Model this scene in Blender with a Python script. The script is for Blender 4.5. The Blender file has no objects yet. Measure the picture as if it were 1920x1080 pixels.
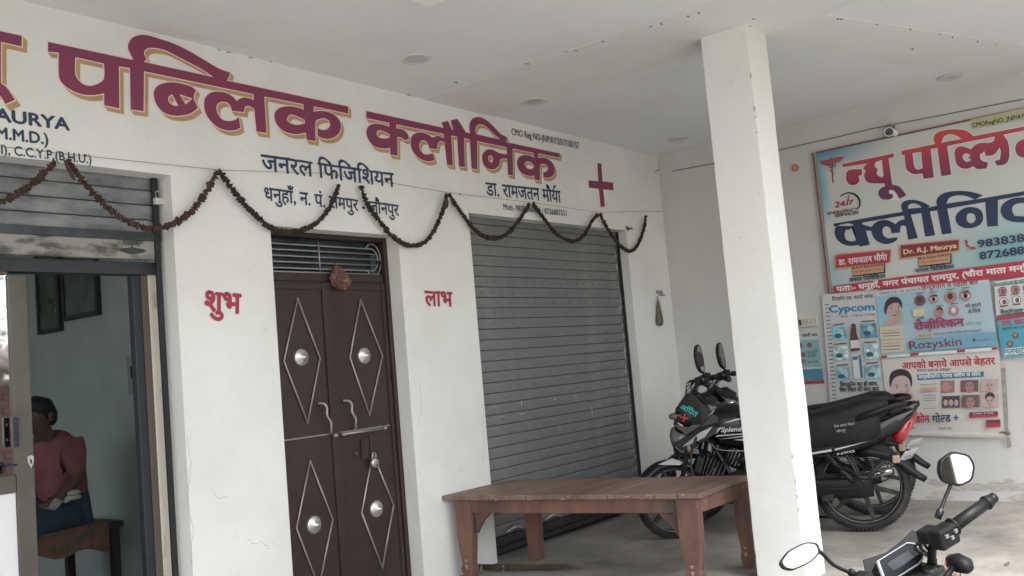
import bpy, bmesh, math, random
from mathutils import Vector, Matrix
random.seed(7)
S = bpy.context.scene
COL = S.collection
PI = math.pi
R_ = math.radians
# ------------------------------------------------------------------ camera
FPX = 1742.407
YAW, PIT, ROL = R_(51.9061), R_(4.6874), R_(-4.9382)
CAM = Vector((0, 0, 1.2))
fwd = Vector((math.sin(YAW)*math.cos(PIT), math.cos(YAW)*math.cos(PIT), math.sin(PIT)))
r0 = Vector((math.cos(YAW), -math.sin(YAW), 0)); u0 = r0.cross(fwd)
rgt = math.cos(ROL)*r0 + math.sin(ROL)*u0
upv = -math.sin(ROL)*r0 + math.cos(ROL)*u0
cd = bpy.data.cameras.new('camera'); cd.sensor_width = 36; cd.lens = FPX/1920*36; cd.clip_start = 0.05; cd.clip_end = 400
cam = bpy.data.objects.new('camera', cd); COL.objects.link(cam)
M3 = Matrix((rgt, upv, -fwd)).transposed()
cam.matrix_world = Matrix.Translation(CAM) @ M3.to_4x4()
S.camera = cam
# ------------------------------------------------------------------ light
W = bpy.data.worlds.new('World'); S.world = W; W.use_nodes = True
wn = W.node_tree.nodes; wl = W.node_tree.links
sky = wn.new('ShaderNodeTexSky'); sky.sky_type = 'NISHITA'; sky.sun_disc = False
SUN_EL, SUN_AZ = R_(58), R_(205)          # azimuth clockwise from +y
sky.sun_elevation = SUN_EL; sky.sun_rotation = SUN_AZ
sky.air_density = 1.0; sky.dust_density = 3.0; sky.ozone_density = 1.0
hs = wn.new('ShaderNodeHueSaturation'); hs.inputs['Saturation'].default_value = 0.35
wl.new(sky.outputs[0], hs.inputs['Color'])
wl.new(hs.outputs[0], wn['Background'].inputs[0]); wn['Background'].inputs[1].default_value = 0.15
sd = bpy.data.lights.new('sun', 'SUN'); sd.energy = 1.2; sd.angle = R_(25); sd.color = (1, .99, .97)
so = bpy.data.objects.new('sun', sd); COL.objects.link(so)
dirv = Vector((math.sin(SUN_AZ)*math.cos(SUN_EL), math.cos(SUN_AZ)*math.cos(SUN_EL), math.sin(SUN_EL)))
so.rotation_euler = dirv.to_track_quat('Z', 'Y').to_euler(); so.location = (0, -5, 20)
S.view_settings.view_transform = 'Standard'; S.view_settings.look = 'None'
S.view_settings.gamma = 1; S.view_settings.use_curve_mapping = False
S.view_settings.exposure = 2.0
S.cycles.max_bounces = 10; S.cycles.diffuse_bounces = 7

# ------------------------------------------------------------------ helpers
def ray(px, py):
    return fwd + rgt*((px-960)/FPX) - upv*((py-540)/FPX)
def on(ax, val, px, py):
    d = ray(px, py); t = (val-CAM[ax])/d[ax]
    return CAM + d*t
YA, XB, ZC = 3.775, 6.97, 2.85
ROAD = -0.47
def A(px, py, y=YA): return on(1, y, px, py)
def B(px, py, x=XB): return on(0, x, px, py)
def F(px, py, z=0): return on(2, z, px, py)

def srgb(h):
    h = h.lstrip('#'); o = []
    for i in (0, 2, 4):
        c = int(h[i:i+2], 16)/255
        o.append(c/12.92 if c <= .04045 else ((c+.055)/1.055)**2.4)
    return tuple(o)
MATS = {}
def mat(name, c, rough=.6, metal=0., var=0., scale=6., c2=None, bump=0., bscale=60., spec=None, stretch=None, coat=0., contrast=(.35, .7), detail=6, emit=0, alpha=None):
    if name in MATS: return MATS[name]
    if isinstance(c, str): c = srgb(c)
    if isinstance(c2, str): c2 = srgb(c2)
    m = bpy.data.materials.new(name); m.use_nodes = True; MATS[name] = m
    n = m.node_tree.nodes; l = m.node_tree.links; b = n['Principled BSDF']
    b.inputs['Base Color'].default_value = (*c, 1); b.inputs['Roughness'].default_value = rough
    b.inputs['Metallic'].default_value = metal
    if spec is not None: b.inputs['Specular IOR Level'].default_value = spec
    if coat: b.inputs['Coat Weight'].default_value = coat; b.inputs['Coat Roughness'].default_value = .08
    if emit: b.inputs['Emission Color'].default_value = (*c, 1); b.inputs['Emission Strength'].default_value = emit
    if var or c2 or bump:
        tc = n.new('ShaderNodeTexCoord'); mp = n.new('ShaderNodeMapping')
        l.new(tc.outputs['Object'], mp.inputs[0])
        if stretch: mp.inputs['Scale'].default_value = stretch
    if var or c2:
        no = n.new('ShaderNodeTexNoise'); no.inputs['Scale'].default_value = scale; no.inputs['Detail'].default_value = detail
        no.inputs['Roughness'].default_value = .62
        l.new(mp.outputs[0], no.inputs['Vector'])
        rp = n.new('ShaderNodeValToRGB'); l.new(no.outputs[0], rp.inputs[0])
        rp.color_ramp.elements[0].position, rp.color_ramp.elements[1].position = contrast
        if c2 is None: c2 = tuple(x*(1-var) for x in c)
        rp.color_ramp.elements[0].color = (*c2, 1); rp.color_ramp.elements[1].color = (*c, 1)
        l.new(rp.outputs[0], b.inputs['Base Color'])
    if bump:
        n2 = n.new('ShaderNodeTexNoise'); n2.inputs['Scale'].default_value = bscale; n2.inputs['Detail'].default_value = 5
        l.new(mp.outputs[0], n2.inputs['Vector'])
        bp = n.new('ShaderNodeBump'); bp.inputs['Strength'].default_value = bump; bp.inputs['Distance'].default_value = .01
        l.new(n2.outputs[0], bp.inputs['Height']); l.new(bp.outputs[0], b.inputs['Normal'])
    return m

def frame(d, hint=Vector((0, 0, 1))):
    d = d.normalized()
    if abs(d.dot(hint)) > .98: hint = Vector((1, 0, 0))
    a = d.cross(hint).normalized(); return a, a.cross(d).normalized()
class MB:
    def __init__(s): s.v = []; s.f = []; s.sm = []
    def add(s, vs, fs, smooth=False):
        o = len(s.v); s.v += [Vector(v) for v in vs]
        s.f += [[i+o for i in f] for f in fs]; s.sm += [smooth]*len(fs); return s
    def box(s, lo, hi):
        x0, y0, z0 = lo; x1, y1, z1 = hi
        v = [(x0,y0,z0),(x1,y0,z0),(x1,y1,z0),(x0,y1,z0),(x0,y0,z1),(x1,y0,z1),(x1,y1,z1),(x0,y1,z1)]
        return s.add(v, [(0,3,2,1),(4,5,6,7),(0,1,5,4),(1,2,6,5),(2,3,7,6),(3,0,4,7)])
    def cbox(s, c, h, rot=None):      # centred box, half sizes, optional Matrix rotation
        c = Vector(c); v = []
        for dx, dy, dz in ((-1,-1,-1),(1,-1,-1),(1,1,-1),(-1,1,-1),(-1,-1,1),(1,-1,1),(1,1,1),(-1,1,1)):
            p = Vector((dx*h[0], dy*h[1], dz*h[2]))
            if rot: p = rot @ p
            v.append(c+p)
        return s.add(v, [(0,3,2,1),(4,5,6,7),(0,1,5,4),(1,2,6,5),(2,3,7,6),(3,0,4,7)])
    def prism(s, poly, d, smooth=False):   # poly list of 3D points, extruded by vector d
        n = len(poly); P = [Vector(p) for p in poly]; d = Vector(d)
        s.add(P + [p+d for p in P], [list(range(n))[::-1], list(range(n, 2*n))])
        o = len(s.v)-2*n
        for i in range(n):
            j = (i+1) % n; s.f.append([o+i, o+j, o+n+j, o+n+i]); s.sm.append(smooth)
        return s
    def tube(s, pts, r, n=8, cap=True, flat=1.0, hint=Vector((0,0,1))):
        pts = [Vector(p) for p in pts]; m = len(pts); o = len(s.v)
        rs = r if isinstance(r, (list, tuple)) else [r]*m
        for i, p in enumerate(pts):
            d = pts[min(i+1, m-1)] - pts[max(i-1, 0)]
            if d.length < 1e-9: d = Vector((0,0,1))
            a, b = frame(d, hint)
            for k in range(n):
                t = 2*PI*k/n; s.v.append(p + a*(math.cos(t)*rs[i]) + b*(math.sin(t)*rs[i]*flat))
        for i in range(m-1):
            for k in range(n):
                k2 = (k+1) % n
                s.f.append([o+i*n+k, o+i*n+k2, o+(i+1)*n+k2, o+(i+1)*n+k]); s.sm.append(True)
        if cap:
            s.f.append([o+k for k in range(n)][::-1]); s.sm.append(False)
            s.f.append([o+(m-1)*n+k for k in range(n)]); s.sm.append(False)
        return s
    def lathe(s, c, axis, prof, n=24, smooth=True):   # prof: list (radius, along)
        c = Vector(c); axis = Vector(axis).normalized(); a, b = frame(axis); o = len(s.v); m = len(prof)
        for r, t in prof:
            for k in range(n):
                an = 2*PI*k/n; s.v.append(c + axis*t + (a*math.cos(an) + b*math.sin(an))*r)
        for i in range(m-1):
            for k in range(n):
                k2 = (k+1) % n
                s.f.append([o+i*n+k, o+i*n+k2, o+(i+1)*n+k2, o+(i+1)*n+k]); s.sm.append(smooth)
        return s
    def loft(s, secs, n=16, p=2.6, caps=True):  # secs: (x, zc, halfwidth, halfheight, yc)
        o = len(s.v)
        for sc in secs:
            x, z, w, h = sc[:4]; yc = sc[4] if len(sc) > 4 else 0
            for k in range(n):
                t = 2*PI*k/n; ct, st = math.cos(t), math.sin(t)
                s.v.append(Vector((x, yc + w*math.copysign(abs(ct)**(2/p), ct), z + h*math.copysign(abs(st)**(2/p), st))))
        for i in range(len(secs)-1):
            for k in range(n):
                k2 = (k+1) % n
                s.f.append([o+i*n+k, o+i*n+k2, o+(i+1)*n+k2, o+(i+1)*n+k]); s.sm.append(True)
        if caps:
            s.f.append([o+k for k in range(n)][::-1]); s.sm.append(True)
            s.f.append([o+(len(secs)-1)*n+k for k in range(n)]); s.sm.append(True)
        return s
    def sphere(s, c, r, n=12, m=8):
        c = Vector(c); rr = r if isinstance(r, (tuple, list)) else (r, r, r); o = len(s.v)
        for i in range(m+1):
            ph = PI*i/m
            for k in range(n):
                t = 2*PI*k/n
                s.v.append(c + Vector((rr[0]*math.sin(ph)*math.cos(t), rr[1]*math.sin(ph)*math.sin(t), rr[2]*math.cos(ph))))
        for i in range(m):
            for k in range(n):
                k2 = (k+1) % n
                s.f.append([o+i*n+k, o+(i+1)*n+k, o+(i+1)*n+k2, o+i*n+k2]); s.sm.append(True)
        return s
    def xf(s, M, start=0):
        for i in range(start, len(s.v)): s.v[i] = M @ s.v[i]
        return s
    def build(s, name, m, parent=None, world=True, bevel=0, label=None, kind=None):
        off = Vector((0,0,0))
        if parent is not None and world:
            root = parent
            while root.parent: root = root.parent
            off = root.location.copy()
        me = bpy.data.meshes.new(name)
        me.from_pydata([tuple(v-off) for v in s.v], [], s.f); me.validate()
        for p, q in zip(me.polygons, s.sm): p.use_smooth = q
        bm = bmesh.new(); bm.from_mesh(me); bmesh.ops.remove_doubles(bm, verts=bm.verts, dist=1e-6) if not getattr(s, 'keep', False) else None
        if not getattr(s, 'keep', False): bmesh.ops.recalc_face_normals(bm, faces=bm.faces)
        bm.to_mesh(me); bm.free()
        ms = m if isinstance(m, (list, tuple)) else [m]
        for q in ms: me.materials.append(q)
        o = bpy.data.objects.new(name, me); COL.objects.link(o)
        if parent is not None: o.parent = parent
        if bevel:
            bv = o.modifiers.new('bevel', 'BEVEL'); bv.width = bevel; bv.segments = 2; bv.limit_method = 'ANGLE'; bv.harden_normals = False
        if label: o['label'] = label
        if kind: o['kind'] = kind
        return o
def thing(name, label, cat, loc=(0,0,0), rotz=0, group=None):
    o = bpy.data.objects.new(name, None); COL.objects.link(o); o.location = loc; o.rotation_euler = (0,0,rotz)
    o.empty_display_size = .1
    o['label'] = label; o['category'] = cat
    if group: o['group'] = group
    return o
def tag(o, label, cat, group=None):
    o['label'] = label; o['category'] = cat
    if group: o['group'] = group
    return o
def struct(o): o['kind'] = 'structure'; return o
def smooth_path(pts, n=6):
    pts = [Vector(p) for p in pts]; out = []
    for i in range(len(pts)-1):
        p0 = pts[max(i-1, 0)]; p1 = pts[i]; p2 = pts[i+1]; p3 = pts[min(i+2, len(pts)-1)]
        for k in range(n):
            t = k/n
            out.append(.5*((2*p1) + (p2-p0)*t + (2*p0-5*p1+4*p2-p3)*t*t + (3*p1-p0-3*p2+p3)*t**3))
    out.append(pts[-1]); return out

# --- filled flat outlines and lettering (2D -> any plane)
def fill2d(loops, offset=0.):
    c = bpy.data.curves.new('tmp', 'CURVE'); c.dimensions = '2D'; c.fill_mode = 'BOTH'; c.offset = offset
    for lp in loops:
        sp = c.splines.new('POLY'); sp.points.add(len(lp)-1); sp.use_cyclic_u = True
        for i, (x, y) in enumerate(lp): sp.points[i].co = (x, y, 0, 1)
    o = bpy.data.objects.new('tmp', c); me = o.to_mesh()
    v = [(p.co.x, p.co.y) for p in me.vertices]; f = [list(p.vertices) for p in me.polygons]
    o.to_mesh_clear(); bpy.data.objects.remove(o); bpy.data.curves.remove(c)
    return v, f
def soften(pts, k=3):
    P = [Vector((p_[0], p_[1])) for p_ in pts]; n = len(P); out = []; sm = []
    for i in range(n):
        a_ = P[i]-P[i-1]; b_ = P[(i+1)%n]-P[i]; ang = abs(a_.angle_signed(b_)) if a_.length > 1e-9 and b_.length > 1e-9 else 9
        sm.append(ang < 1.05 and max(a_.length,b_.length) < 5.5*min(a_.length,b_.length))
    for i in range(n):
        j = (i+1) % n; d = P[j]-P[i]; out.append((P[i].x, P[i].y))
        if not (sm[i] or sm[j]): continue
        def tg(q):
            t = (P[(q+1)%n]-P[q-1]); return t.normalized()*d.length if t.length else d
        t0 = tg(i) if sm[i] else d; t1 = tg(j) if sm[j] else d
        for q in range(1, k):
            u = q/k; p_ = P[i]*(2*u**3-3*u*u+1)+t0*(u**3-2*u*u+u)+P[j]*(-2*u**3+3*u*u)+t1*(u**3-u*u); out.append((p_.x, p_.y))
    return out
GL = {}
def raw(sx, off):
    c = bpy.data.curves.new('tmp', 'FONT'); c.body = sx; c.size = 1; c.offset = off; c.resolution_u = 3
    o = bpy.data.objects.new('tmp', c); me = o.to_mesh()
    v = [(p.co.x, p.co.y) for p in me.vertices]; f = [list(p.vertices) for p in me.polygons]
    o.to_mesh_clear(); bpy.data.objects.remove(o); bpy.data.curves.remove(c)
    return v, f
def glyph(ch, off=0.):
    k = (ch, off)
    if k in GL: return GL[k]
    ch = ch.replace('\u03af', '\u093f') if ch[0] == '\u03af' else ch
    half = ch.endswith('\u0001'); base = ch[0]
    if base == 'Ř':        # reph hook above the letter
        v0, f = raw('\u0947', off); xs = [a for a, b in v0]; c0 = (min(xs)+max(xs))/2
        v = [(2*c0-a, b) for a, b in v0]; adv = 0
    else:
        v, f = raw(base, off)
        r1 = max(a for a, b in raw(base+'IIIIII', 0)[0]); r2 = max(a for a, b in raw('IIIIII', 0)[0]); adv = r1-r2
    if half:
        cut = adv - .175
        if base == 'क': cut = adv - .10
        bm = bmesh.new(); bv = [bm.verts.new((a, b, 0)) for a, b in v]
        for q in f:
            try: bm.faces.new([bv[i] for i in q])
            except ValueError: pass
        bmesh.ops.bisect_plane(bm, geom=bm.verts[:]+bm.edges[:]+bm.faces[:], plane_co=(cut, 0, 0), plane_no=(1, 0, 0), clear_outer=True)
        bm.verts.index_update(); v = [(q.co.x, q.co.y) for q in bm.verts]; f = [[w.index for w in q.verts] for q in bm.faces]
        bm.free(); adv = cut
    GL[k] = (v, f, adv); return GL[k]
def tokens(s):
    out = []; i = 0
    while i < len(s):
        if i+1 < len(s) and s[i+1] == '\u0001': out.append(s[i:i+2]); i += 2
        else: out.append(s[i]); i += 1
    return out
def H(s): return s.replace('~', '\u0001')
def deva(s):
    # '~' after a consonant = half form; short i is moved before its cluster
    t = tokens(H(s)); i = 0
    while i < len(t):
        if t[i] == '\u093f':
            j = i-1
            while j > 0 and t[j-1].endswith('\u0001'): j -= 1
            x = t.pop(i); t.insert(j, x)
        i += 1
    return t
class Plane:
    """a flat sheet standing at origin O with axes X, Y; N points to the viewer"""
    def __init__(s, O, X, Y, N, warp=None): s.O, s.X, s.Y, s.N = Vector(O), Vector(X), Vector(Y), Vector(N); s.warp = warp; s.h = .0006
    def pt(s, x, y, h):
        if s.warp: h += s.warp(x, y)
        return s.O + s.X*x + s.Y*y + s.N*h
    def inv(s, P): d = Vector(P)-s.O; return d.dot(s.X), d.dot(s.Y)
    def nxt(s, d=.0003): s.h += d; return s.h
def text_mb(pl, s, p0, p1, top, h, off=0., mb=None, slant=0, ref=None, rough=0):
    """string from baseline point p0 to p1 (plane coordinates), top = letter height"""
    mb = mb or MB(); mb.keep = True
    t = deva(s); x = 0; items = []; mx = 0; mn = 9
    for ch in t:
        v, f, adv = glyph(ch)
        if v: mx = max(mx, x+max(a for a, b in v)); mn = min(mn, x+min(a for a, b in v))
        items.append((x, v, f)); x += adv
    hasd = any('\u0900' <= c[0] <= '\u097f' for c in t)
    ref = ref or (.645 if hasd else .73)
    d = (p1[0]-p0[0], p1[1]-p0[1]); sx = math.hypot(*d)/max(mx-mn, 1e-6); sy = top/ref
    ex = (d[0]/math.hypot(*d), d[1]/math.hypot(*d)); ey = (-ex[1], ex[0])
    for i, (xo, v, f) in enumerate(items):
        for si, (oa, ob) in enumerate(((0,0),(off,0),(-off,0),(0,off),(0,-off),(off*.7,off*.7),(-off*.7,-off*.7)) if off else ((0,0),)):
            pts = []
            for a, b in v:
                u = (a+oa+xo-mn)*sx; w = (b+ob)*sy
                u += slant*w
                if rough and b > .6: w += rough*top*math.sin(a*70)
                pts.append(pl.pt(p0[0]+ex[0]*u+ey[0]*w, p0[1]+ex[1]*u+ey[1]*w, h+((i % 3)*7+si)*.00002))
            mb.add(pts, f)
    return mb

# ------------------------------------------------------------------ materials
def wallmat(name, c, c2, stain=None):
    m = bpy.data.materials.new(name); m.use_nodes = True; n = m.node_tree.nodes; l = m.node_tree.links; b = n['Principled BSDF']
    b.inputs['Roughness'].default_value = .82; b.inputs['Specular IOR Level'].default_value = .25
    tc = n.new('ShaderNodeTexCoord')
    n1 = n.new('ShaderNodeTexNoise'); n1.inputs['Scale'].default_value = 1.3; n1.inputs['Detail'].default_value = 8; n1.inputs['Roughness'].default_value = .65
    l.new(tc.outputs['Object'], n1.inputs['Vector'])
    r = n.new('ShaderNodeValToRGB'); r.color_ramp.elements[0].position = .3; r.color_ramp.elements[1].position = .62
    r.color_ramp.elements[0].color = (*c2, 1); r.color_ramp.elements[1].color = (*c, 1); l.new(n1.outputs[0], r.inputs[0])
    # dirt specks
    n2 = n.new('ShaderNodeTexNoise'); n2.inputs['Scale'].default_value = 26; n2.inputs['Detail'].default_value = 4; l.new(tc.outputs['Object'], n2.inputs['Vector'])
    r2 = n.new('ShaderNodeValToRGB'); r2.color_ramp.elements[0].position = .66; r2.color_ramp.elements[1].position = .76
    r2.color_ramp.elements[0].color = (0,0,0,1); r2.color_ramp.elements[1].color = (.35,.35,.35,1); l.new(n2.outputs[0], r2.inputs[0])
    mx = n.new('ShaderNodeMix'); mx.data_type = 'RGBA'; l.new(r2.outputs[0], mx.inputs[0]); l.new(r.outputs[0], mx.inputs[6]); mx.inputs[7].default_value = (.42,.38,.31,1)
    last = mx.outputs[2]
    if stain:      # list of (x, y, z, rx, ry, rz, strength) blobs of ochre damp, broken up by noise
        for (sx, sy, sz, rx, ry, rz, st) in stain:
            mp = n.new('ShaderNodeMapping'); mp.vector_type = 'POINT'
            mp.inputs['Location'].default_value = (-sx/rx, -sy/ry, -sz/rz); mp.inputs['Scale'].default_value = (1/rx, 1/ry, 1/rz)
            l.new(tc.outputs['Object'], mp.inputs[0])
            le = n.new('ShaderNodeVectorMath'); le.operation = 'LENGTH'; l.new(mp.outputs[0], le.inputs[0])
            n3 = n.new('ShaderNodeTexNoise'); n3.inputs['Scale'].default_value = 9; n3.inputs['Detail'].default_value = 6; l.new(tc.outputs['Object'], n3.inputs['Vector'])
            ad = n.new('ShaderNodeMath'); ad.operation = 'MULTIPLY_ADD'; ad.inputs[1].default_value = 1.6; l.new(n3.outputs[0], ad.inputs[0]); l.new(le.outputs['Value'], ad.inputs[2])
            mr = n.new('ShaderNodeMapRange'); mr.inputs[1].default_value = 1.0; mr.inputs[2].default_value = 1.9; mr.inputs[3].default_value = st; mr.inputs[4].default_value = 0
            l.new(ad.outputs[0], mr.inputs[0])
            m2 = n.new('ShaderNodeMix'); m2.data_type = 'RGBA'; l.new(mr.outputs[0], m2.inputs[0]); l.new(last, m2.inputs[6]); m2.inputs[7].default_value = (.50,.38,.20,1); last = m2.outputs[2]
    l.new(last, b.inputs['Base Color'])
    n4 = n.new('ShaderNodeTexNoise'); n4.inputs['Scale'].default_value = 4.5; n4.inputs['Detail'].default_value = 9; l.new(tc.outputs['Object'], n4.inputs['Vector'])
    bp = n.new('ShaderNodeBump'); bp.inputs['Strength'].default_value = .5; bp.inputs['Distance'].default_value = .02; l.new(n4.outputs[0], bp.inputs['Height']); l.new(bp.outputs[0], b.inputs['Normal'])
    MATS[name] = m; return m
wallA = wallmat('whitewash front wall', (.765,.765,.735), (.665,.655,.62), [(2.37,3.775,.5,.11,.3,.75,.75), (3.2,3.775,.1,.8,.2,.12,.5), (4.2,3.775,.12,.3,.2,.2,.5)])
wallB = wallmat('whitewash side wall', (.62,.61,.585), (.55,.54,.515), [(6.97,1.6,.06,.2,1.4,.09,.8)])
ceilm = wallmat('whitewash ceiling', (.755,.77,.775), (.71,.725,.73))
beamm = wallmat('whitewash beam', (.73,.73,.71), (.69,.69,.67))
pilm = wallmat('whitewash pillar', (.77,.765,.735), (.73,.72,.685), [(4.53,1.9,.55,.09,.09,.5,.55)])
floorm = mat('porch concrete floor', (.34,.32,.285), .75, c2=(.19,.18,.16), scale=3.0, bump=.5, bscale=24, contrast=(.32,.62), detail=9)
roadm = mat('dusty road', (.33,.315,.285), .9, c2=(.24,.23,.21), scale=3, bump=.4, bscale=20)
red = mat('maroon sign paint', (.24,.036,.080), .55, c2=(.185,.042,.105), scale=3.5, bump=.15, bscale=30, contrast=(.3,.65))
ochre = mat('ochre sign paint', (.50,.33,.17), .6, var=.22, scale=7)
pinkw = mat('pale pink sign paint', (.80,.62,.58), .6)
navy = mat('navy sign paint', (.018,.034,.080), .6, c2=(.035,.055,.10), scale=18)
redp = mat('red lettering paint', (.36,.03,.06), .55)
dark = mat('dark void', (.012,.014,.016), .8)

# ------------------------------------------------------------------ setting
b = MB(); b.box((-60,-60,ROAD-.1), (60,60,ROAD)); struct(b.build('road', roadm))
pf = [(-4,3.3),(2.2,3.0),(3.95,2.4),(4.25,1.35),(4.45,.45),(5.0,-1.0),(7.2,-1.6),(7.2,9),(-4,9)]
b = MB(); b.prism([(x,y,ROAD) for x,y in pf], (0,0,-ROAD)); struct(b.build('porch_floor', floorm))
# ceiling slab with shallow beams
b = MB(); b.box((-4,.15,2.8555), (7.2,3.775+.2,3.05)); b.box((4.4,-.65,2.8555), (7.2,.1499,3.05)); b.box((-4,3.775+.2,2.8555), (7.2,9,3.05))  # right overhang is out of view, extended to shade side wall and floor
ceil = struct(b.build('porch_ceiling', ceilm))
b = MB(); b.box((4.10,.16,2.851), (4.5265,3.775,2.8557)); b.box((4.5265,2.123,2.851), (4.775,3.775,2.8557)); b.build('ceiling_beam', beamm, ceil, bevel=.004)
def beam_poly(pts, z0, z1, nm='ceiling_beam'):
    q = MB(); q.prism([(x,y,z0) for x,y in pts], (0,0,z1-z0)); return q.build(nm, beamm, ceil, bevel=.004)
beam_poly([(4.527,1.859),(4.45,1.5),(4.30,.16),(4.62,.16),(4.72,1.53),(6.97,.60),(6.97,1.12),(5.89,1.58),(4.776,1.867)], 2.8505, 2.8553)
# plaster chips along the beam edges
b = MB()
chips = [(410,94),(428,98),(470,108),(508,116),(540,126),(766,178),(767,186),(988,120),(1061,97),(1080,95),(1131,78),(1220,50),(1240,45),(1290,31),(1310,24),(855,155),(1571,36),(1578,36),(1644,46),(1707,55),(1762,64),(1786,70),(1833,78),(1868,84),(1711,92),(1406,50),(1413,36),(1421,62)]
for (px, py) in chips:
    p = F(px, py, 2.8495); a = random.uniform(-.4,.4)
    b.cbox(p, (random.uniform(.005,.017), random.uniform(.0025,.005), .0008), Matrix.Rotation(a, 3, 'Z'))
b.build('plaster_chip', mat('grey plaster chip', (.12,.115,.11), .9), ceil, kind='stuff')
# white plaster panel at the top of the frame
tc0 = F(805, 14, 2.84); pl = MB(); pl.box((tc0.x-1.0, tc0.y-.8, 2.838), (tc0.x, tc0.y, 2.85552))
o = pl.build('ceiling_panel', mat('fresh white paint', (.85,.85,.85), .5), bevel=.01); tag(o, 'brighter white square plaster panel on ceiling at top edge', 'ceiling panel')
# front wall built round its three openings
XL1, XR1 = 0.55, 2.362
D0, D1, DT = 2.90, 3.795, 1.995
E0, E1, ET = 4.437, 6.338, 2.178
TOP = 2.8555
wallobj = thing('clinic_front_wall', 'long white plastered clinic wall with big painted maroon lettering above shutters and door', 'wall', (0, YA, 0))
b = MB(); T = YA+.23
def seg(x0, x1, z0, z1): b.box((x0, YA, z0), (x1, T, z1))
seg(-4, XL1, 0, TOP); seg(XR1, D0, 0, TOP); seg(D1, E0, 0, TOP); seg(E1, 7.2, 0, TOP)
seg(XL1, XR1, 2.195, TOP); seg(D0, D1, DT, TOP); seg(E0, E1, ET, TOP)
b.build('plaster', wallA, wallobj)
# side wall
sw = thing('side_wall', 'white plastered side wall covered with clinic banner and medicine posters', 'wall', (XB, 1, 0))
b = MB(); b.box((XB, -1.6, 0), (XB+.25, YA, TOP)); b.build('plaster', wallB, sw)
# chipped plaster relief at the foot of the side wall
b = MB()
for i in range(70):
    y = random.uniform(-.2, 2.2); z = abs(random.gauss(0,.09)); w = random.uniform(.02,.09)
    n = 7; pts = [(XB-.003-random.random()*.002, y+w*math.cos(2*PI*k/n)*random.uniform(.6,1.2), max(.001, z+w*.35*math.sin(2*PI*k/n)*random.uniform(.5,1.2))) for k in range(n)]
    b.prism(pts, (.002+.003,0,0))
b.build('flaking_plaster', mat('flaking plaster', (.55,.52,.46), .9, var=.25, scale=14), sw, kind='stuff')
# pillar
PX0, PX1, PY0, PY1 = 4.525, 4.775, 1.857, 2.121
pil = thing('porch_pillar', 'square white plastered pillar holding up the porch between bench and motorcycles', 'pillar', (4.65, 1.99, 0))
b = MB()
nz = 24
ring = []
for i in range(nz+1):
    z = 2.90*i/nz; j = lambda: random.uniform(-.0015,.0015)
    ring.append([(PX0+j(),PY0+j(),z),(PX1+j(),PY0+j(),z),(PX1+j(),PY1+j(),z),(PX0+j(),PY1+j(),z)])
vs = [p for r in ring for p in r]; fs = []
for i in range(nz):
    for k in range(4): fs.append([i*4+k, i*4+(k+1)%4, (i+1)*4+(k+1)%4, (i+1)*4+k])
b.add(vs, fs); b.build('shaft', pilm, pil, bevel=.006)
b = MB()
for i in range(34):
    z = random.uniform(.05,2.8)**1.0; w = random.uniform(.002,.006); h_ = random.uniform(.006,.03)
    ex_, ey_ = random.choice(((PX0,PY0),(PX0,PY0),(PX0,PY0),(PX1,PY0),(PX0,PY1)))
    pts = [(ex_+(.0055 if ex_ == PX0 else -.0055)+w*math.cos(2*PI*q/7)*random.uniform(.6,1.2), ey_+(-.0016 if ey_ == PY0 else .0016), z+h_*.5*math.sin(2*PI*q/7)*random.uniform(.6,1.2)) for q in range(7)] if random.random() < .5 else [(ex_-.0016 if ex_ == PX0 else ex_+.0016, ey_+(.0055 if ey_ == PY0 else -.0055)+w*math.cos(2*PI*q/7)*random.uniform(.6,1.2), z+h_*.5*math.sin(2*PI*q/7)*random.uniform(.6,1.2)) for q in range(7)]
    b.add(pts, [list(range(7))])
b.build('edge_chip', mat('ochre plaster chip', (.48,.42,.32), .9), pil, kind='stuff')

# ------------------------------------------------------------------ downlights
dl = []
for i, ((px, py), lab) in enumerate(zip([(780,110),(1002,190),(1271,260),(1782,145)],
        ['round ceiling downlight nearest the camera left of the beam', 'round ceiling downlight on the beam above the painted headline', 'round ceiling downlight deep in corner above red cross', 'round ceiling downlight right of pillar above banner'])):
    z = 2.851 if i in (1,3) else 2.8555
    p = F(px, py, z)
    if i == 0:
        t = thing('ceiling_downlight', lab, 'downlight', p, group='round downlights in the porch ceiling')
        MB().lathe((0,0,-.006), (0,0,1), [(.0,.004),(.055,.004),(.058,0),(.078,0),(.082,.003),(.082,.007)], 28).build('trim_ring', mat('grey downlight trim', (.58,.58,.58), .4), t, world=False)
        MB().lathe((0,0,-.0035), (0,0,1), [(.0,0),(.054,0)], 28).build('diffuser', mat('unlit diffuser', (.50,.50,.51), .35), t, world=False)
        first = t
    else:
        t = first.copy(); COL.objects.link(t); t.location = p; t['label'] = lab
        for c in first.children:
            q = c.copy(); COL.objects.link(q); q.parent = t

# ------------------------------------------------------------------ painted headline
PA = Plane((0, YA, 0), (1,0,0), (0,0,1), (0,-1,0))
def a2(px, py): p = A(px, py); return (p.x, p.z)
def z1(pts): return [a2(x/4, 40+y/4) for x, y in pts]
def z2(pts): return [a2(240+x/4, 40+y/4) for x, y in pts]
def z3(pts): return [a2(640+x/4, 180+y/4) for x, y in pts]
letters = []
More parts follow.
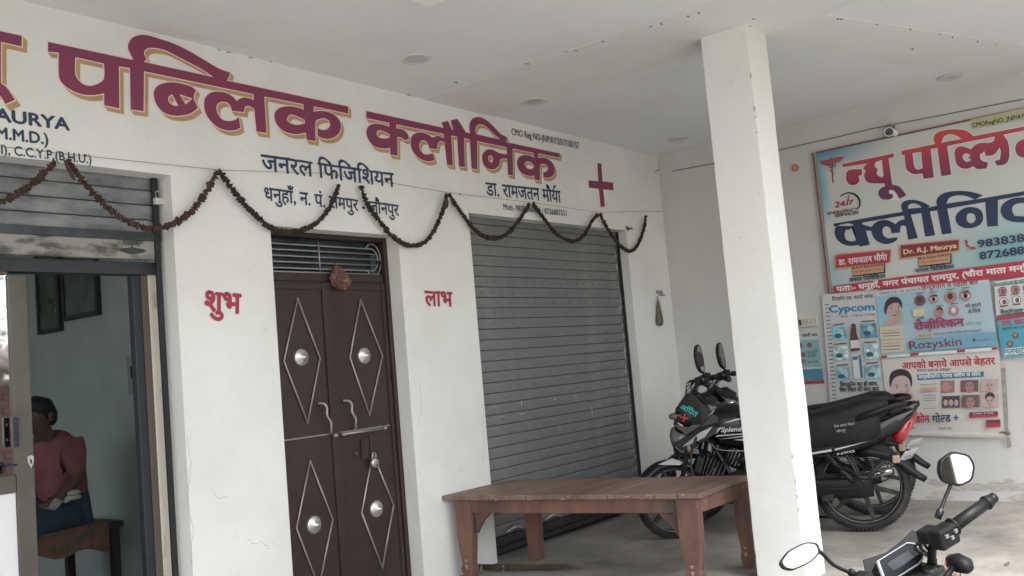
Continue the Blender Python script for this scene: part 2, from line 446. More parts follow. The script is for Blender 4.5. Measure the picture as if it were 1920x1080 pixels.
# left fragment
letters.append([z1([(-260,18),(162,110),(160,190),(5,155),(5,465),(50,500),(110,590),(38,622),(0,560),(-60,520),(-85,480),(-85,135),(-260,95)])])
w1 = [(-602,155),(15,287),(38,290),(15,245),(-2,200),(5,160),(30,125),(70,108),(120,103),(180,115),(240,135),(320,160),(440,215),(560,285),(660,345),(730,375),(762,383),(757,412),(740,446),
      (960,492),(1650,640),(1650,694),(1392,638),(1388,678),(1440,673),(1500,680),(1560,713),(1592,760),(1592,812),(1570,852),(1530,877),(1480,882),(1432,868),(1418,850),(1420,800),(1450,815),(1490,810),(1513,780),(1505,745),(1470,728),(1430,735),(1405,750),(1405,900),(1337,888),(1330,835),
      (1290,845),(1230,845),(1160,820),(1112,770),(1096,715),(1108,672),(1150,645),(1220,638),(1280,650),(1315,662),(1312,622),(1020,565),(1037,838),(962,828),(945,660),(915,640),(890,635),(873,650),(868,682),(778,672),(765,635),(740,610),(700,605),(670,620),(660,650),(675,700),(710,740),(760,748),(800,740),(828,718),(842,798),(810,815),(750,820),(680,800),(620,750),(580,690),(568,620),(580,570),(620,535),(680,528),(740,540),(790,572),(812,598),(840,580),(880,572),(942,590),(938,547),
      (118,376),(115,676),(18,662),(12,352),(-70,339),(-67,655),(-180,631),(-182,541),(-220,549),(-280,555),(-360,545),(-440,510),(-500,460),(-520,410),(-522,236),(-602,229)]
h1 = [(-397,270),(-182,318),(-182,430),(-220,465),(-280,485),(-330,476),(-370,446),(-398,395)]
h2 = [(115,305),(137,285),(118,240),(130,212),(170,200),(240,207),(300,228),(370,265),(480,322),(570,372),(640,420),(440,376),(240,333)]
h3 = [(1195,718),(1215,700),(1260,710),(1322,740),(1325,765),(1270,778),(1215,765),(1190,742)]
letters.append([z2(w1), z2(h1), z2(h2), z2(h3)])
letters.append([z1([(1150,550),(1165,500),(1210,470),(1280,458),(1360,468),(1430,490),(1468,516),(1450,575),(1483,650),(1430,690),(1360,708),(1280,705),(1220,680),(1170,620)]),
                z1([(1290,548),(1335,635),(1300,633),(1264,605),(1262,570)]), z1([(1345,548),(1440,580),(1390,625)])])
w2 = [(185,113),(765,240),(748,200),(797,187),(826,252),(838,255),(818,184),(868,172),(925,262),(930,272),(964,280),(958,230),(970,185),(1000,163),(1040,160),(1090,185),(1140,230),(1190,282),(1240,310),(1236,347),(1640,433),(1632,464),
      (1475,430),(1475,463),(1530,465),(1580,500),(1598,545),(1590,590),(1555,613),(1513,610),(1512,572),(1532,570),(1550,545),(1540,522),(1510,510),(1490,522),(1487,636),(1447,628),(1445,598),(1410,600),(1360,585),(1325,545),(1315,495),(1330,460),(1370,443),(1415,450),(1443,464),(1440,427),
      (1283,395),(1285,597),(1248,591),(1240,470),(1190,476),(1185,512),(1155,545),(1110,550),(1070,522),(1053,470),(1062,430),(1090,405),(1130,403),(1180,428),(1240,438),(1236,385),(1018,340),(1018,552),(975,545),(962,326),(918,317),(925,535),(880,528),(866,306),(822,297),(835,525),(790,515),
      (772,350),(750,338),(730,345),(718,370),(715,400),(658,393),(645,355),(615,333),(590,345),(583,375),(595,415),(630,440),(685,430),(697,482),(650,492),(590,472),(540,425),(518,365),(525,305),(560,278),(600,273),(650,290),(682,312),(720,298),(768,318),(764,285),
      (410,213),(410,243),(455,250),(495,285),(503,325),(470,330),(450,312),(418,308),(420,450),(365,440),(362,390),(310,395),(240,375),(197,320),(185,265),(205,225),(255,208),(310,216),(360,232),(356,202),(185,166)]
g1 = [(260,280),(275,258),(320,268),(360,290),(358,315),(310,320),(272,305)]
g2 = [(1008,286),(1003,250),(1015,220),(1050,213),(1090,235),(1130,275),(1188,325),(1100,308)]
g3 = [(1105,452),(1125,446),(1137,470),(1130,496),(1110,495),(1100,475)]
g4 = [(1370,510),(1388,490),(1425,502),(1443,525),(1430,548),(1390,542)]
letters.append([z3(w2), z3(g1), z3(g2), z3(g3), z3(g4)])
SH = Vector(a2(229, 210.5)) - Vector(a2(220, 200)); SH = (SH.x, SH.y)
SH = (SH[0]*.85, SH[1]*.9)
mo = MB(); mo.keep = True; mp_ = MB(); mp_.keep = True; mr_ = MB(); mr_.keep = True; mo2 = MB(); mo2.keep = True
for lp in letters:
    lp = [soften(q) for q in lp]
    v, f = fill2d(lp, .0032)
    v4, f4 = fill2d(lp, .0030); v5, f5 = fill2d(lp, .0062)
    for k in range(7):
        t = (k+1)/7
        mo.add([PA.pt(x+SH[0]*t, y+SH[1]*t, .0014+.00006*k) for x, y in v4], f4)
        if k >= 3: mo2.add([PA.pt(x+SH[0]*t, y+SH[1]*t, .0007+.00006*k) for x, y in v5], f5)
    mp_.add([PA.pt(x, y, .0022) for x, y in fill2d(lp, .0048)[0]], fill2d(lp, .0048)[1])
    v, f = fill2d(lp, 0); mr_.add([PA.pt(x, y, .0028) for x, y in v], f)
hl = mr_.build('headline_lettering', red, wallobj)
mp_.build('pale_outline', pinkw, hl); mo2.build('pale_outline', mat('pale ochre outline paint', (.78,.66,.50), .6), hl); mo.build('drop_shadow_paint', ochre, hl)
# smaller painted lines on the front wall
def wt(s, p0, p1, top, m, name, off=0, pl=PA, par=None, slant=0, rough=0, ref=None):
    q0 = pl.inv(on(pl.ax, pl.val, *p0)); q1 = pl.inv(on(pl.ax, pl.val, *p1)); q2 = pl.inv(on(pl.ax, pl.val, *top))
    mbt = text_mb(pl, s, q0, q1, math.hypot(q2[0]-q0[0], q2[1]-q0[1]), pl.nxt(), off, slant=slant, rough=rough, ref=ref)
    return mbt.build(name, m, par)
PA.ax, PA.val = 1, YA
PA.h = .001
wt('MAURYA', (-42,221), (130,244.5), (-42,196), navy, 'name_lettering', .035, par=wallobj)
wt('(A.M.M.D.)', (-46,254), (90,271), (-46,231), navy, 'degree_lettering', .03, par=wallobj)
wt('(DELHI), C.C.Y.P.(B.H.U.)', (-66,281), (171,307), (-66,262), navy, 'degree_lettering', .018, par=wallobj)
wt('जनरल फिजिशियन', (491,319), (739,351), (490,289), navy, 'speciality_lettering', .018, par=wallobj, rough=.03)
wt('धनुहाँ, न. पं. रामपुर - जौनपुर', (496,375), (748,405), (495,351), navy, 'address_lettering', .018, par=wallobj, rough=.03)
wt('डा. रामजतन मौयŘा', (912,366), (1052,380), (912,342), navy, 'doctor_lettering', .018, par=wallobj, rough=.03)
wt('Mob.-9838388437 / 8726887551', (944,393), (1062,405), (944,381.5), navy, 'phone_lettering', .01, par=wallobj)
wt('CMO Reg NO-JNP/AY/2017/18/157', (959,253), (1086,279), (959,240), mat('black sign paint',(.02,.02,.025),.5), 'registration_lettering', .012, par=wallobj)
wt('शुभ', (384,583), (451,588), (384,545), redp, 'blessing_lettering', .03, par=wallobj, rough=.03)
wt('लाभ', (797,573), (848,575), (797,545), redp, 'blessing_lettering', .025, par=wallobj, rough=.03)
b = MB(); b.keep = True
cr = [(1119.5,306),(1127,306.5),(1129.5,340),(1149,342.5),(1150,357),(1130.5,355),(1134,387),(1126,388.5),(1122.5,354),(1104,352),(1103.5,338),(1121.5,340)]
v, f = fill2d([[a2(*p) for p in cr]]); b.add([PA.pt(x,y,.002) for x,y in v], f); b.build('red_cross', red, wallobj)

# ------------------------------------------------------------------ rolling shutters
slatm = mat('grey blue shutter paint', (.22,.222,.218), .55, metal=.2, c2=(.155,.165,.167), scale=3.5, bump=.2, bscale=14, stretch=(1,1,3))
slatb = mat('rubbed steel shutter', (.26,.27,.265), .5, metal=.35, c2=(.10,.115,.125), scale=5, bump=.3, bscale=12, stretch=(.7,1,2.0), contrast=(.38,.66))
railm = mat('black shutter channel', (.012,.013,.015), .5, var=.4, scale=12)
def slat_profile(z0, p):      # section in (y offset, z): convex slat ending in an overlapping curl
    return [(0.002,z0),(-.0045,z0+p*.02),(-.0062,z0+p*.08),(-.0070,z0+p*.5),(-.0062,z0+p*.90),(-.0045,z0+p*.955),(0.006,z0+p*.965),(.010,z0+p*.9),(.010,z0)]
sh2 = thing('rolling_shutter', 'closed grey steel rolling shutter behind the wooden bench', 'shutter', ((E0+E1)/2, YA+.12, 0))
YS = YA+.10
p = .0693; zt = ET; k = 0; z = ET-.0; slats = []
ztop = A(878.75, 399.5, YA).z
z = .125; nsl = int((ET+.05-z)/p)
base = None
for i in range(nsl+1):
    zz = z+i*p
    if zz > ET+.06: break
    jy = random.uniform(-.0012,.0012)
    if base is None:
        m = MB(); m.prism([(E0-.02, YS+dy, zz_) for dy, zz_ in slat_profile(0, p)], (E1-E0+.04, 0, 0), smooth=False)
        base = m.build('slat', slatm, sh2); base.location = (0, jy, zz); me0 = base.data
    else:
        q = base.copy(); COL.objects.link(q); q.parent = sh2; q.location = (0, jy, zz)
# bottom bar, sill, guides
b = MB(); b.box((E0+.01,YS-.02,.075),(E1-.01,YS+.02,.124)); b.box((E0+.01,YS-.035,.03),(E1-.01,YS+.03,.06)); b.box((E0+.01,YS-.012,.0595),(E1-.01,YS+.012,.0755))
b.build('bottom_bar', mat('dark greasy steel', (.06,.065,.065), .45, metal=.4, var=.4, scale=10), sh2, bevel=.003)
b = MB(); b.box((E1-.022,YS-.03,.0),(E1-.002,YS-.018,ET)); b.build('guide_rail', railm, sh2)
b = MB(); b.box((E0+.0,YS-.03,0),(E0+.014,YS-.018,ET)); b.build('guide_rail', railm, sh2)
b = MB()     # hasps and handles near the bottom
for px, py in ((965,988),(1035,966)):
    c = A(px, py, YS-.02); b.tube([c+Vector((-.09,0,-.015)), c+Vector((-.02,-.015,.004)), c+Vector((.05,-.015,-.01)), c+Vector((.09,-.005,-.04))], [.006,.011,.010,.004], 8)
b.build('pull_handle', mat('worn bright steel', (.45,.46,.46), .35, metal=.7), sh2)
b = MB()     # embossed motifs
for r in range(7):
    zc = z+p*(int((A(900,470,YS).z-z)/p)-r)+p*.5
    for i in range(17):
        x = E0+.08+(E1-E0-.12)*(i+(.5 if r % 2 else 0))/17
        if random.random() < .08 or x > E1-.05: continue
        y = YS-.0068
        if (i+r) % 2:
            b.tube([(x+.021*math.cos(t), y, zc+.010*math.sin(t)) for t in [PI*.25+PI*1.5*q/8 for q in range(9)]], .0019, 5)
        else:
            for q in range(5):
                t = 2*PI*q/5; b.tube([(x, y, zc), (x+.010*math.cos(t), y-.0006, zc+.010*math.sin(t))], .0017, 4)
b.build('embossed_motif', slatm, sh2, kind='stuff')
b = MB()     # whitewash splashes
for px, py, w, h_ in ((978,756,.004,.04),(1080,744,.004,.035),(1110,770,.0035,.09),(1041,748,.012,.006),(1150,734,.03,.003),(1083,838,.025,.006),(1008,853,.01,.006),(1020,852,.006,.006),(968,860,.006,.006),(940,782,.05,.003),(980,776,.03,.004),(1050,798,.01,.006),(981,787,.006,.006),(1183,760,.012,.01),(1012,799,.008,.004),(924,740,.012,.003)):
    c = A(px, py, YS-.0080); nn = 7
    b.prism([(c.x+w*math.cos(2*PI*q/nn)*random.uniform(.7,1.2), c.y, c.z+h_*.5*math.sin(2*PI*q/nn)*random.uniform(.7,1.2)) for q in range(nn)], (0,.001,0))
for q in range(40):
    c = Vector((E1-.03-abs(random.gauss(0,.012)), YS-.0080, random.uniform(.3,2.0))); w = random.uniform(.002,.006)
    b.cbox(c, (w,.0006,random.uniform(.004,.03)))
b.build('whitewash_splash', mat('whitewash splash', (.55,.55,.53), .8), sh2, kind='stuff')
b = MB(); b.box((E0-.02,YS+.03,0),(E1+.02,YS+.05,ET)); b.build('backing', dark, sh2)

# left shutter: half rolled up over the open doorway
YS1 = YA+.115
sh1 = thing('rolling_shutter', 'partly rolled up rubbed steel shutter above the open clinic doorway at left', 'shutter', (1.4, YS1, 1.9))
zs = [A(0,y,YS1).z for y in (298,330,362,393,424)]
pp = (zs[1]-zs[4])/3
base = None
for i in range(6):
    zz = zs[4]+pp*i
    if base is None:
        m = MB(); m.prism([(XL1-.02, YS1+dy*1.25, z_) for dy, z_ in slat_profile(0, pp)], (XR1-XL1+.03, 0, 0)); base = m.build('slat', slatb, sh1); base.location = (0,0,zz-1.9)
        base.data.transform(Matrix.Translation((0,0,1.9)))
    else:
        q = base.copy(); COL.objects.link(q); q.parent = sh1; q.location = (0, random.uniform(-.001,.001), zz-1.9)
zb0, zb1 = A(0,478,YS1).z, A(0,437,YS1).z
b = MB(); b.box((XL1,YS1-.022,zb0),(XR1-.01,YS1+.01,zb1)); b.build('bottom_bar', mat('stained bottom bar', (.27,.265,.24), .5, metal=.3, c2=(.085,.08,.07), scale=7, stretch=(.8,1,2), contrast=(.40,.52), bump=.3, bscale=15), sh1, bevel=.004)
b = MB(); b.box((XL1,YS1-.030,zb1-.004),(XR1-.01,YS1+.02,zs[4]+.006)); b.build('bottom_angle', mat('dark angle iron', (.07,.078,.085), .5, metal=.4, var=.4, scale=12), sh1, bevel=.003)
xg0 = A(304,700,YS1-.03).x; b = MB(); b.box((xg0,YS1-.032,0),(A(314,700,YS1-.03).x,YS1-.020,2.195)); b.build('guide_rail', railm, sh1)
b = MB(); c = A(297,378,YS1-.04); b.cbox(c, (.022,.012,.014)); b.tube([c+Vector((-.012,0,.012)), c+Vector((-.012,0,.045)), c+Vector((.004,0,.05))], .004, 6); b.build('lock_bracket', mat('white smeared steel', (.55,.55,.54), .5), sh1)
b = MB()
for px in range(232, 268, 4):
    c = A(px, 452+random.uniform(-3,3), YS1-.0235); b.cbox(c, (.0016,.0008,random.uniform(.012,.03)))
c = A(248, 470, YS1-.0235)
b.prism([(c.x+.065*math.cos(2*PI*q/12)*random.uniform(.8,1.1), c.y, c.z+.016*math.sin(2*PI*q/12)*random.uniform(.7,1.2)) for q in range(12)], (0,.001,0))
b.build('grease_smear', mat('black grease', (.02,.02,.02), .4), sh1, kind='stuff')

# ------------------------------------------------------------------ clinic room behind the open shutter
XI = 3.0
roomm = mat('teal grey room paint', (.40,.47,.455), .8, var=.2, scale=2, bump=.15, bscale=10)
room = thing('clinic_room', 'dim teal painted room seen through the open doorway at left', 'room', (1.5, 6, 0))
b = MB(); b.box((XI,YA+.2301,0),(XI+.15,8.5,2.857)); b.box((-1.2,8.3,0),(XI,8.5,2.857)); b.box((-1.4,YA+.2301,0),(-1.2,4.4,2.857)); b.box((-1.4,7.9,0),(-1.2,8.5,2.857)); b.box((-1.4,4.4,0),(-1.2,7.9,.6)); b.box((-1.4,4.4,2.4),(-1.2,7.9,2.857)); b.build('plaster', roomm, room)  # unseen window opening in left wall, added to brighten the room
# aluminium doorway: frame and fixed leaf
YD = YA+.17
dn = thing('glazed_door', 'brown framed glazed door leaf with white lower panel at left edge', 'door', (1.5, YD, 0))
def apx(px, py, y): q = A(px, py, y); return q.x, q.z
framem = mat('brown anodised frame', (.115,.105,.085), .45, metal=.3, var=.25, scale=8)
xs0 = apx(23, 800, YD)[0]; xs1 = apx(57, 800, YD)[0]
b = MB(); b.box((xs0,YD-.02,0),(xs1,YD+.02,1.74)); b.build('stile', framem, dn, bevel=.003)
b = MB(); b.box((xs1-.002,YD+.0,0),(xs1+.008,YD+.03,1.74)); b.build('stile_edge', mat('dark frame edge', (.06,.055,.05), .5), dn)
zr0, zr1 = apx(15, 925, YD)[1], apx(15, 893, YD)[1]
b = MB(); b.box((XL1,YD-.018,zr0),(xs0-.001,YD+.018,zr1)); b.build('rail', framem, dn, bevel=.003)
zt_ = apx(8, 508, YD)[1]
b = MB(); b.box((XL1,YD-.019,zt_),(xs0-.001,YD+.019,1.74)); b.build('top_rail', framem, dn, bevel=.003)
b = MB(); b.box((XL1,YD-.006,.05),(xs0-.001,YD+.006,zr0-.001)); b.build('lower_panel', mat('white laminate panel', (.72,.72,.72), .4), dn)
gm = bpy.data.materials.new('tinted door glass'); gm.use_nodes = True; g = gm.node_tree.nodes['Principled BSDF']
g.inputs['Base Color'].default_value = (.62,.62,.62,1); g.inputs['Metallic'].default_value = 1; g.inputs['Roughness'].default_value = .03
b = MB(); b.box((XL1,YD-.004,zr1+.001),(xs0-.001,YD+.002,zt_-.001)); b.build('glass_pane', gm, dn)
h0 = A(27, 782, YD-.045); h1 = A(29, 838, YD-.045)
b = MB(); b.cbox((h0+h1)/2, (.011,.012,(h0.z-h1.z)/2)); b.cbox((h0+h1)/2+Vector((0,.02,.03)), (.006,.012,.006)); b.cbox((h0+h1)/2+Vector((0,.02,-.03)), (.006,.012,.006)); b.build('pull_handle', mat('black plastic', (.015,.016,.018), .35), dn, bevel=.002)
c = A(17, 874, YD-.03); b = MB(); b.tube([c+Vector((-.012,0,.006)), c+Vector((0,-.01,0)), c+Vector((.03,0,.002))], .004, 8); b.build('latch_lever', mat('dark blue steel', (.04,.05,.10), .4, metal=.5), dn)
c = A(57.5, 866, YD-.0222); b = MB(); b.prism([c+Vector((x*.0125,0,z*.026)) for x, z in ((-1,.8),(-.3,1),(.3,1),(1,.8),(.9,0),(0,-1),(-.9,0))], (0,-.003,0)); lk = b.build('keyhole_plate', mat('bright plate', (.6,.6,.58), .3, metal=.6), dn)
b = MB(); b.cbox(c+Vector((0,-.0032,.002)), (.003,.001,.009)); b.build('keyhole', dark, lk)
# jamb and header of that doorway
jm = thing('door_frame', 'worn cream and black frame down the right side of the open doorway', 'door frame', (2.3, YD, 0))
x1_ = apx(303, 700, YD)[0]; x2_ = apx(285, 700, YD)[0]; x3_ = apx(272, 700, YD)[0]; x4_ = apx(256, 700, YD)[0]
ch = zb0-.006
b = MB(); b.box((x2_,YD-.01,0),(x1_+.03,YD+.05,ch-.004)); b.build('cream_post', mat('cream chipped paint', (.60,.56,.48), .6, c2=(.30,.22,.15), scale=9, stretch=(1,1,.35), contrast=(.36,.46)), jm, bevel=.004)
b = MB(); b.box((x3_,YD-.006,0),(x2_-.001,YD+.04,ch-.004)); b.build('brown_strip', mat('scuffed brown wood', (.10,.075,.06), .6, c2=(.30,.26,.2), scale=18, contrast=(.25,.36)), jm)
b = MB(); b.box((x4_,YD-.002,0),(x3_-.001,YD+.04,ch-.004)); b.build('black_leaf_edge', mat('black blue frame', (.018,.026,.032), .5, var=.3, scale=9), jm, bevel=.003)
zh0 = A(150, 505, YD-.03).z
b = MB(); b.box((XL1,YD-.03,ch-.055),(x1_+.03,YD+.05,ch)); b.build('header', mat('dark header', (.03,.035,.042), .6, var=.3, scale=5), jm)

# things in the room
def Bx(px, py, x): return on(0, x, px, py)
def wframe(q, name, label, mframe, mglass):     # picture hung on the right hand room wall (faces -x)
    p = [Bx(a, c_, XI-.03) for a, c_ in q]; y0, y1 = p[0].y, p[1].y; z0 = p[2].z; z1_ = p[0].z
    t = thing(name, label, 'picture frame', (XI-.03, (y0+y1)/2, z0), group='framed pictures on the room wall')
    b = MB(); w = .03; ya, yb = min(y0,y1), max(y0,y1)
    b.box((XI-.03,ya,z0),(XI-.001,yb,z0+w)); b.box((XI-.03,ya,z1_-w),(XI-.001,yb,z1_)); b.box((XI-.03,ya,z0+w),(XI-.001,ya+w,z1_-w)); b.box((XI-.03,yb-w,z0+w),(XI-.001,yb,z1_-w))
    b.build('frame', mframe, t)
    b = MB(); b.box((XI-.02,ya+w,z0+w),(XI-.001,yb-w,z1_-w)); b.build('glass', mglass, t); return t
pgl = mat('picture glass grey', (.16,.18,.19), .12, c2=(.08,.10,.10), scale=5, coat=.5)
pgl2 = mat('picture glass green', (.12,.15,.11), .10, c2=(.05,.07,.055), scale=7, coat=.5)
fr = mat('dark picture frame', (.035,.04,.042), .5)
wframe([(62,450),(104,450),(98,623),(60,632)], 'framed_picture', 'tall dark framed picture with greenish reflections beside the door stile', fr, pgl2)
wframe([(110,455),(176,455),(172,592),(115,602)], 'framed_picture', 'grey framed certificate right of the greenish picture', fr, pgl)
b = MB(); b.box((XI-.02, Bx(262,670,XI).y, Bx(245,740,XI).z), (XI-.0005, Bx(243,670,XI).y, Bx(245,668,XI).z)); o = b.build('wall_calendar', mat('faded calendar paper', (.26,.285,.28), .7, var=.15, scale=20)); tag(o, 'faded paper calendar on room wall beside black frame', 'calendar')
b = MB(); c = Bx(247,698,XI-.022); b.cbox(c, (.004,.01,.035)); b.build('dark_print', dark, o, world=False)
# cloth covered cot/bench in the room
cz = .50
q0 = F(232,975,cz); q1 = F(385/5.4,880+770/5.4,cz)
cot = thing('room_bench', 'low bench draped with brown patterned cloth inside the dim room', 'bench', (q0.x-.25, q0.y+.7, 0))
cx1, cy0 = q0.x, q0.y; cx0 = cx1-1.7; cyE = cy0+.62
cot.location = (cx1-.85, cy0+.3, 0)
b = MB(); b.box((cx0,cy0,cz-.035),(cx1,cyE,cz)); b.build('top', mat('dark bench wood', (.03,.022,.02), .5), cot, bevel=.006)
b = MB(); n = 60; vs = []; fs = []
for i in range(n+1):
    x = cx0+.05+(cx1-.10-cx0-.05)*i/n; wv = .010*math.sin(i*1.7)+.005*math.sin(i*4.1)
    vs += [(x,cyE-.02,cz+.006),(x,cy0-.006,cz+.006),(x+.004,cy0-.014+wv*.4,cz-.05),(x+.006,cy0-.018+wv,cz-.12-.018*math.sin(i*.55)-.02*math.sin(i*.13))]
    if i:
        for k in range(3): a = (i-1)*4+k; fs.append([a,a+1,a+5,a+4])
b.add(vs, fs, True); b.build('cloth', mat('brown patterned cloth', (.17,.085,.06), .9, c2=(.085,.072,.045), scale=16, contrast=(.4,.6)), cot)
for x, y in ((cx0+.04,cy0+.04),(cx1-.04,cy0+.04),(cx0+.04,cyE-.04),(cx1-.04,cyE-.04)):
    MB().box((x-.022,y-.022,0),(x+.022,y+.022,cz-.035)).build('leg', MATS['dark bench wood'], cot)
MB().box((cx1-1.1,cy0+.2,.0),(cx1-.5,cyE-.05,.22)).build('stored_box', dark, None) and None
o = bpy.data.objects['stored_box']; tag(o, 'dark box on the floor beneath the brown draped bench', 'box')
# seated person, back half turned, looking left, right arm in lap
def skin_mesh(nodes, edges, name, m, parent, sub=2, root=0):
    me = bpy.data.meshes.new(name); me.from_pydata([n_[0] for n_ in nodes], edges, []); ob = bpy.data.objects.new(name, me); COL.objects.link(ob)
    md = ob.modifiers.new('s', 'SKIN'); md.use_smooth_shade = True
    for i, n_ in enumerate(nodes): me.skin_vertices[0].data[i].radius = n_[1] if isinstance(n_[1], tuple) else (n_[1], n_[1])
    me.skin_vertices[0].data[root].use_root = True
    sb = ob.modifiers.new('d', 'SUBSURF'); sb.levels = sub; sb.render_levels = sub
    dg = bpy.context.evaluated_depsgraph_get(); dg.update(); ev = ob.evaluated_get(dg)
    nm = bpy.data.meshes.new_from_object(ev); ob.modifiers.clear(); ob.data = nm; nm.materials.append(m) if not nm.materials else None
    nm.materials.clear(); nm.materials.append(m)
    for p_ in nm.polygons: p_.use_smooth = True
    ob.parent = parent; return ob
# where he sits: hips on the near edge of the bench
hip = A(122, 985, cy0+.24); hy = hip.y; hx = hip.x
per = thing('person', 'seated person in dull red short sleeved shirt and blue trousers inside room, back turned', 'person', (hx, hy, 0))
skinm = mat('brown skin', (.085,.05,.035), .6); shirt = mat('dull red shirt', (.24,.085,.09), .85, var=.35, scale=9, bump=.9, bscale=9, stretch=(1,1,.5)); jean = mat('blue trousers', (.03,.055,.085), .85, var=.3, scale=12)
Z0 = cz+.10
# local: x towards -x world is front (f); y lateral
nb = [((0,0,Z0),.10), ((0,0,Z0+.2),.095), ((-.03,0,Z0+.38),.09), ((-.08,0,Z0+.47),.055), ((-.12,0,Z0+.525),(.06,.058)), ((-.14,0,Z0+.61),(.085,.088)), ((-.135,0,Z0+.68),(.07,.075)),
      ((-.04,.135,Z0+.385),.040), ((-.05,.19,Z0+.20),.040), ((-.22,.14,Z0+.08),.034), ((-.29,.09,Z0+.06),.026),
      ((-.04,-.135,Z0+.385),.040), ((-.03,-.195,Z0+.21),.040), ((-.21,-.17,Z0+.08),.034), ((-.29,-.11,Z0+.06),.026),
      ((-.03,.10,Z0-.02),.09), ((-.42,.13,Z0-.01),.065), ((-.45,.13,.12),.045), ((-.53,.13,.05),.035),
      ((-.03,-.10,Z0-.02),.09), ((-.42,-.13,Z0-.01),.065), ((-.45,-.13,.12),.045), ((-.53,-.13,.05),.035)]
eb = [(0,1),(1,2),(2,3),(3,4),(4,5),(5,6),(2,7),(7,8),(8,9),(9,10),(2,11),(11,12),(12,13),(13,14),(0,15),(15,16),(16,17),(17,18),(0,19),(19,20),(20,21),(21,22)]
skin_mesh(nb, eb, 'body', skinm, per)
ns = [((0.01,0,Z0-.03),.165), ((0.025,0,Z0+.17),.155), ((0,0,Z0+.37),.148), ((-.07,0,Z0+.465),.085), ((-.04,.135,Z0+.395),.078), ((-.06,.195,Z0+.20),.056), ((-.04,-.135,Z0+.395),.078), ((-.03,-.20,Z0+.20),.056)]
skin_mesh(ns, [(0,1),(1,2),(2,3),(2,4),(4,5),(2,6),(6,7)], 'shirt', shirt, per)
nt = [((0,0,Z0-.05),.13), ((-.03,.10,Z0-.03),.115), ((-.42,.13,Z0-.02),.095), ((-.45,.13,.15),.075), ((-.03,-.10,Z0-.03),.115), ((-.42,-.13,Z0-.02),.095), ((-.45,-.13,.15),.075)]
skin_mesh(nt, [(0,1),(1,2),(2,3),(0,4),(4,5),(5,6)], 'trousers', jean, per)
b = MB(); b.loft([(-.205,Z0+.675,.03,.03),(-.18,Z0+.672,.072,.058),(-.13,Z0+.655,.088,.085),(-.075,Z0+.635,.086,.088),(-.04,Z0+.61,.068,.070),(-.022,Z0+.59,.03,.03)], 18, 2.2); b.v = [v_ + Vector((random.uniform(-.003,.003),)*3) for v_ in b.v]; hb = b.build('hair', mat('black hair', (.008,.008,.01), .7), per, world=False)
for i, (x, y, z_, r) in enumerate([(-.31,-.10,Z0+.06,.03),(-.31,.08,Z0+.06,.03)]):
    m = MB(); m.sphere((x,y,z_), (.045,.03,.02))
    for k in range(4): m.tube([(x-.03,y-.02+.013*k,z_), (x-.065,y-.02+.013*k,z_-.008), (x-.08,y-.02+.013*k,z_-.025)], [.008,.007,.006], 6)
    m.build('hand', skinm, per, world=False)
b = MB(); b.sphere((-.228,0,Z0+.60), (.018,.014,.022)); b.build('nose', skinm, per, world=False)
for s_ in (-1,1): b = MB(); b.sphere((-.115,s_*.092,Z0+.60), (.020,.010,.032), 10, 8); b.build('ear', skinm, per, world=False)
b = MB(); n = 10; vs = []; fs = []
for i in range(n+1):
    for j in range(n+1):
        u, w_ = i/n, j/n; vs.append((-.30+.16*u, -.24+.14*w_, Z0+.085+.02*math.sin(u*9+w_*4)+.012*math.sin(w_*13)-.10*(1-u)*w_))
        if i and j: a = i*(n+1)+j; fs.append([a,a-1,a-n-2,a-n-1])
b.add(vs, fs, True); b.sphere((-.16,-.25,Z0+.12), (.05,.02,.018)); b.sphere((-.155,-.25,Z0+.09), (.05,.02,.016))
o = b.build('white_cloth', mat('crumpled white cloth', (.42,.42,.38), .9)); o.location = (hx,hy,0); tag(o, 'crumpled white cloth held in lap of the seated person', 'cloth')
per.rotation_euler = (0,R_(-2),R_(18)); o.rotation_euler = (0,0,R_(18)); per.scale = (.9,.9,.9); o.scale = (.9,.9,.9); per.location.z = .055; o.location.z = .055

# ------------------------------------------------------------------ steel double door
YV = YA+.115
maroon = mat('dark maroon enamel', (.046,.027,.024), .48, c2=(.031,.020,.018), scale=5, bump=.12, bscale=9, spec=.4)
silver = mat('silver paint', (.42,.40,.38), .38, metal=.5, var=.25, scale=30)
door = thing('steel_double_door', 'dark maroon steel double door with silver diamonds and transom grille', 'door', ((D0+D1)/2, YV, 0))
def dpt(px, py, y=None): return A(px, py, YV if y is None else y)
xm = dpt(624, 760).x
zt0 = dpt(600, 528).z      # top of leaves
xf0, xf1 = D0-.01, dpt(737, 760).x
def leaf(x0, x1):
    m = MB(); m.box((x0,YV,0.01),(x1,YV+.035,zt0)); return m.build('door_leaf', maroon, door, bevel=.002)
leaf(D0-.005, xm-.003); leaf(xm+.003, xf1-.003)
b = MB()    # raised stiles and meeting strip
for x0, x1, d in ((xm-.028,xm+.030,.012),(D0-.004,D0+.014,.008),(xf1-.03,xf1-.006,.010)):
    b.box((x0,YV-d,.012),(x1,YV+.001,zt0-.004))
b.box((D0+.02,YV-.007,zt0-.045),(xf1-.035,YV+.001,zt0-.012))
b.build('raised_strip', maroon, door, bevel=.003)
b = MB(); b.box((xf1,YV-.02,0),(D1-.001,YV+.05,DT-.001)); b.box((D0-.03,YV-.0,zt0+.001),(xf1-.001,YV+.05,zt0+.045)); b.box((D0+.0,YV-.012,DT-.025),(xf1-.001,YV+.05,DT-.001))
b.build('frame', maroon, door, bevel=.004)
zm = dpt(640,813).z
def rod(pts, r, n=6): m = MB(); m.tube(pts, r, n); return m
k = YV-.007
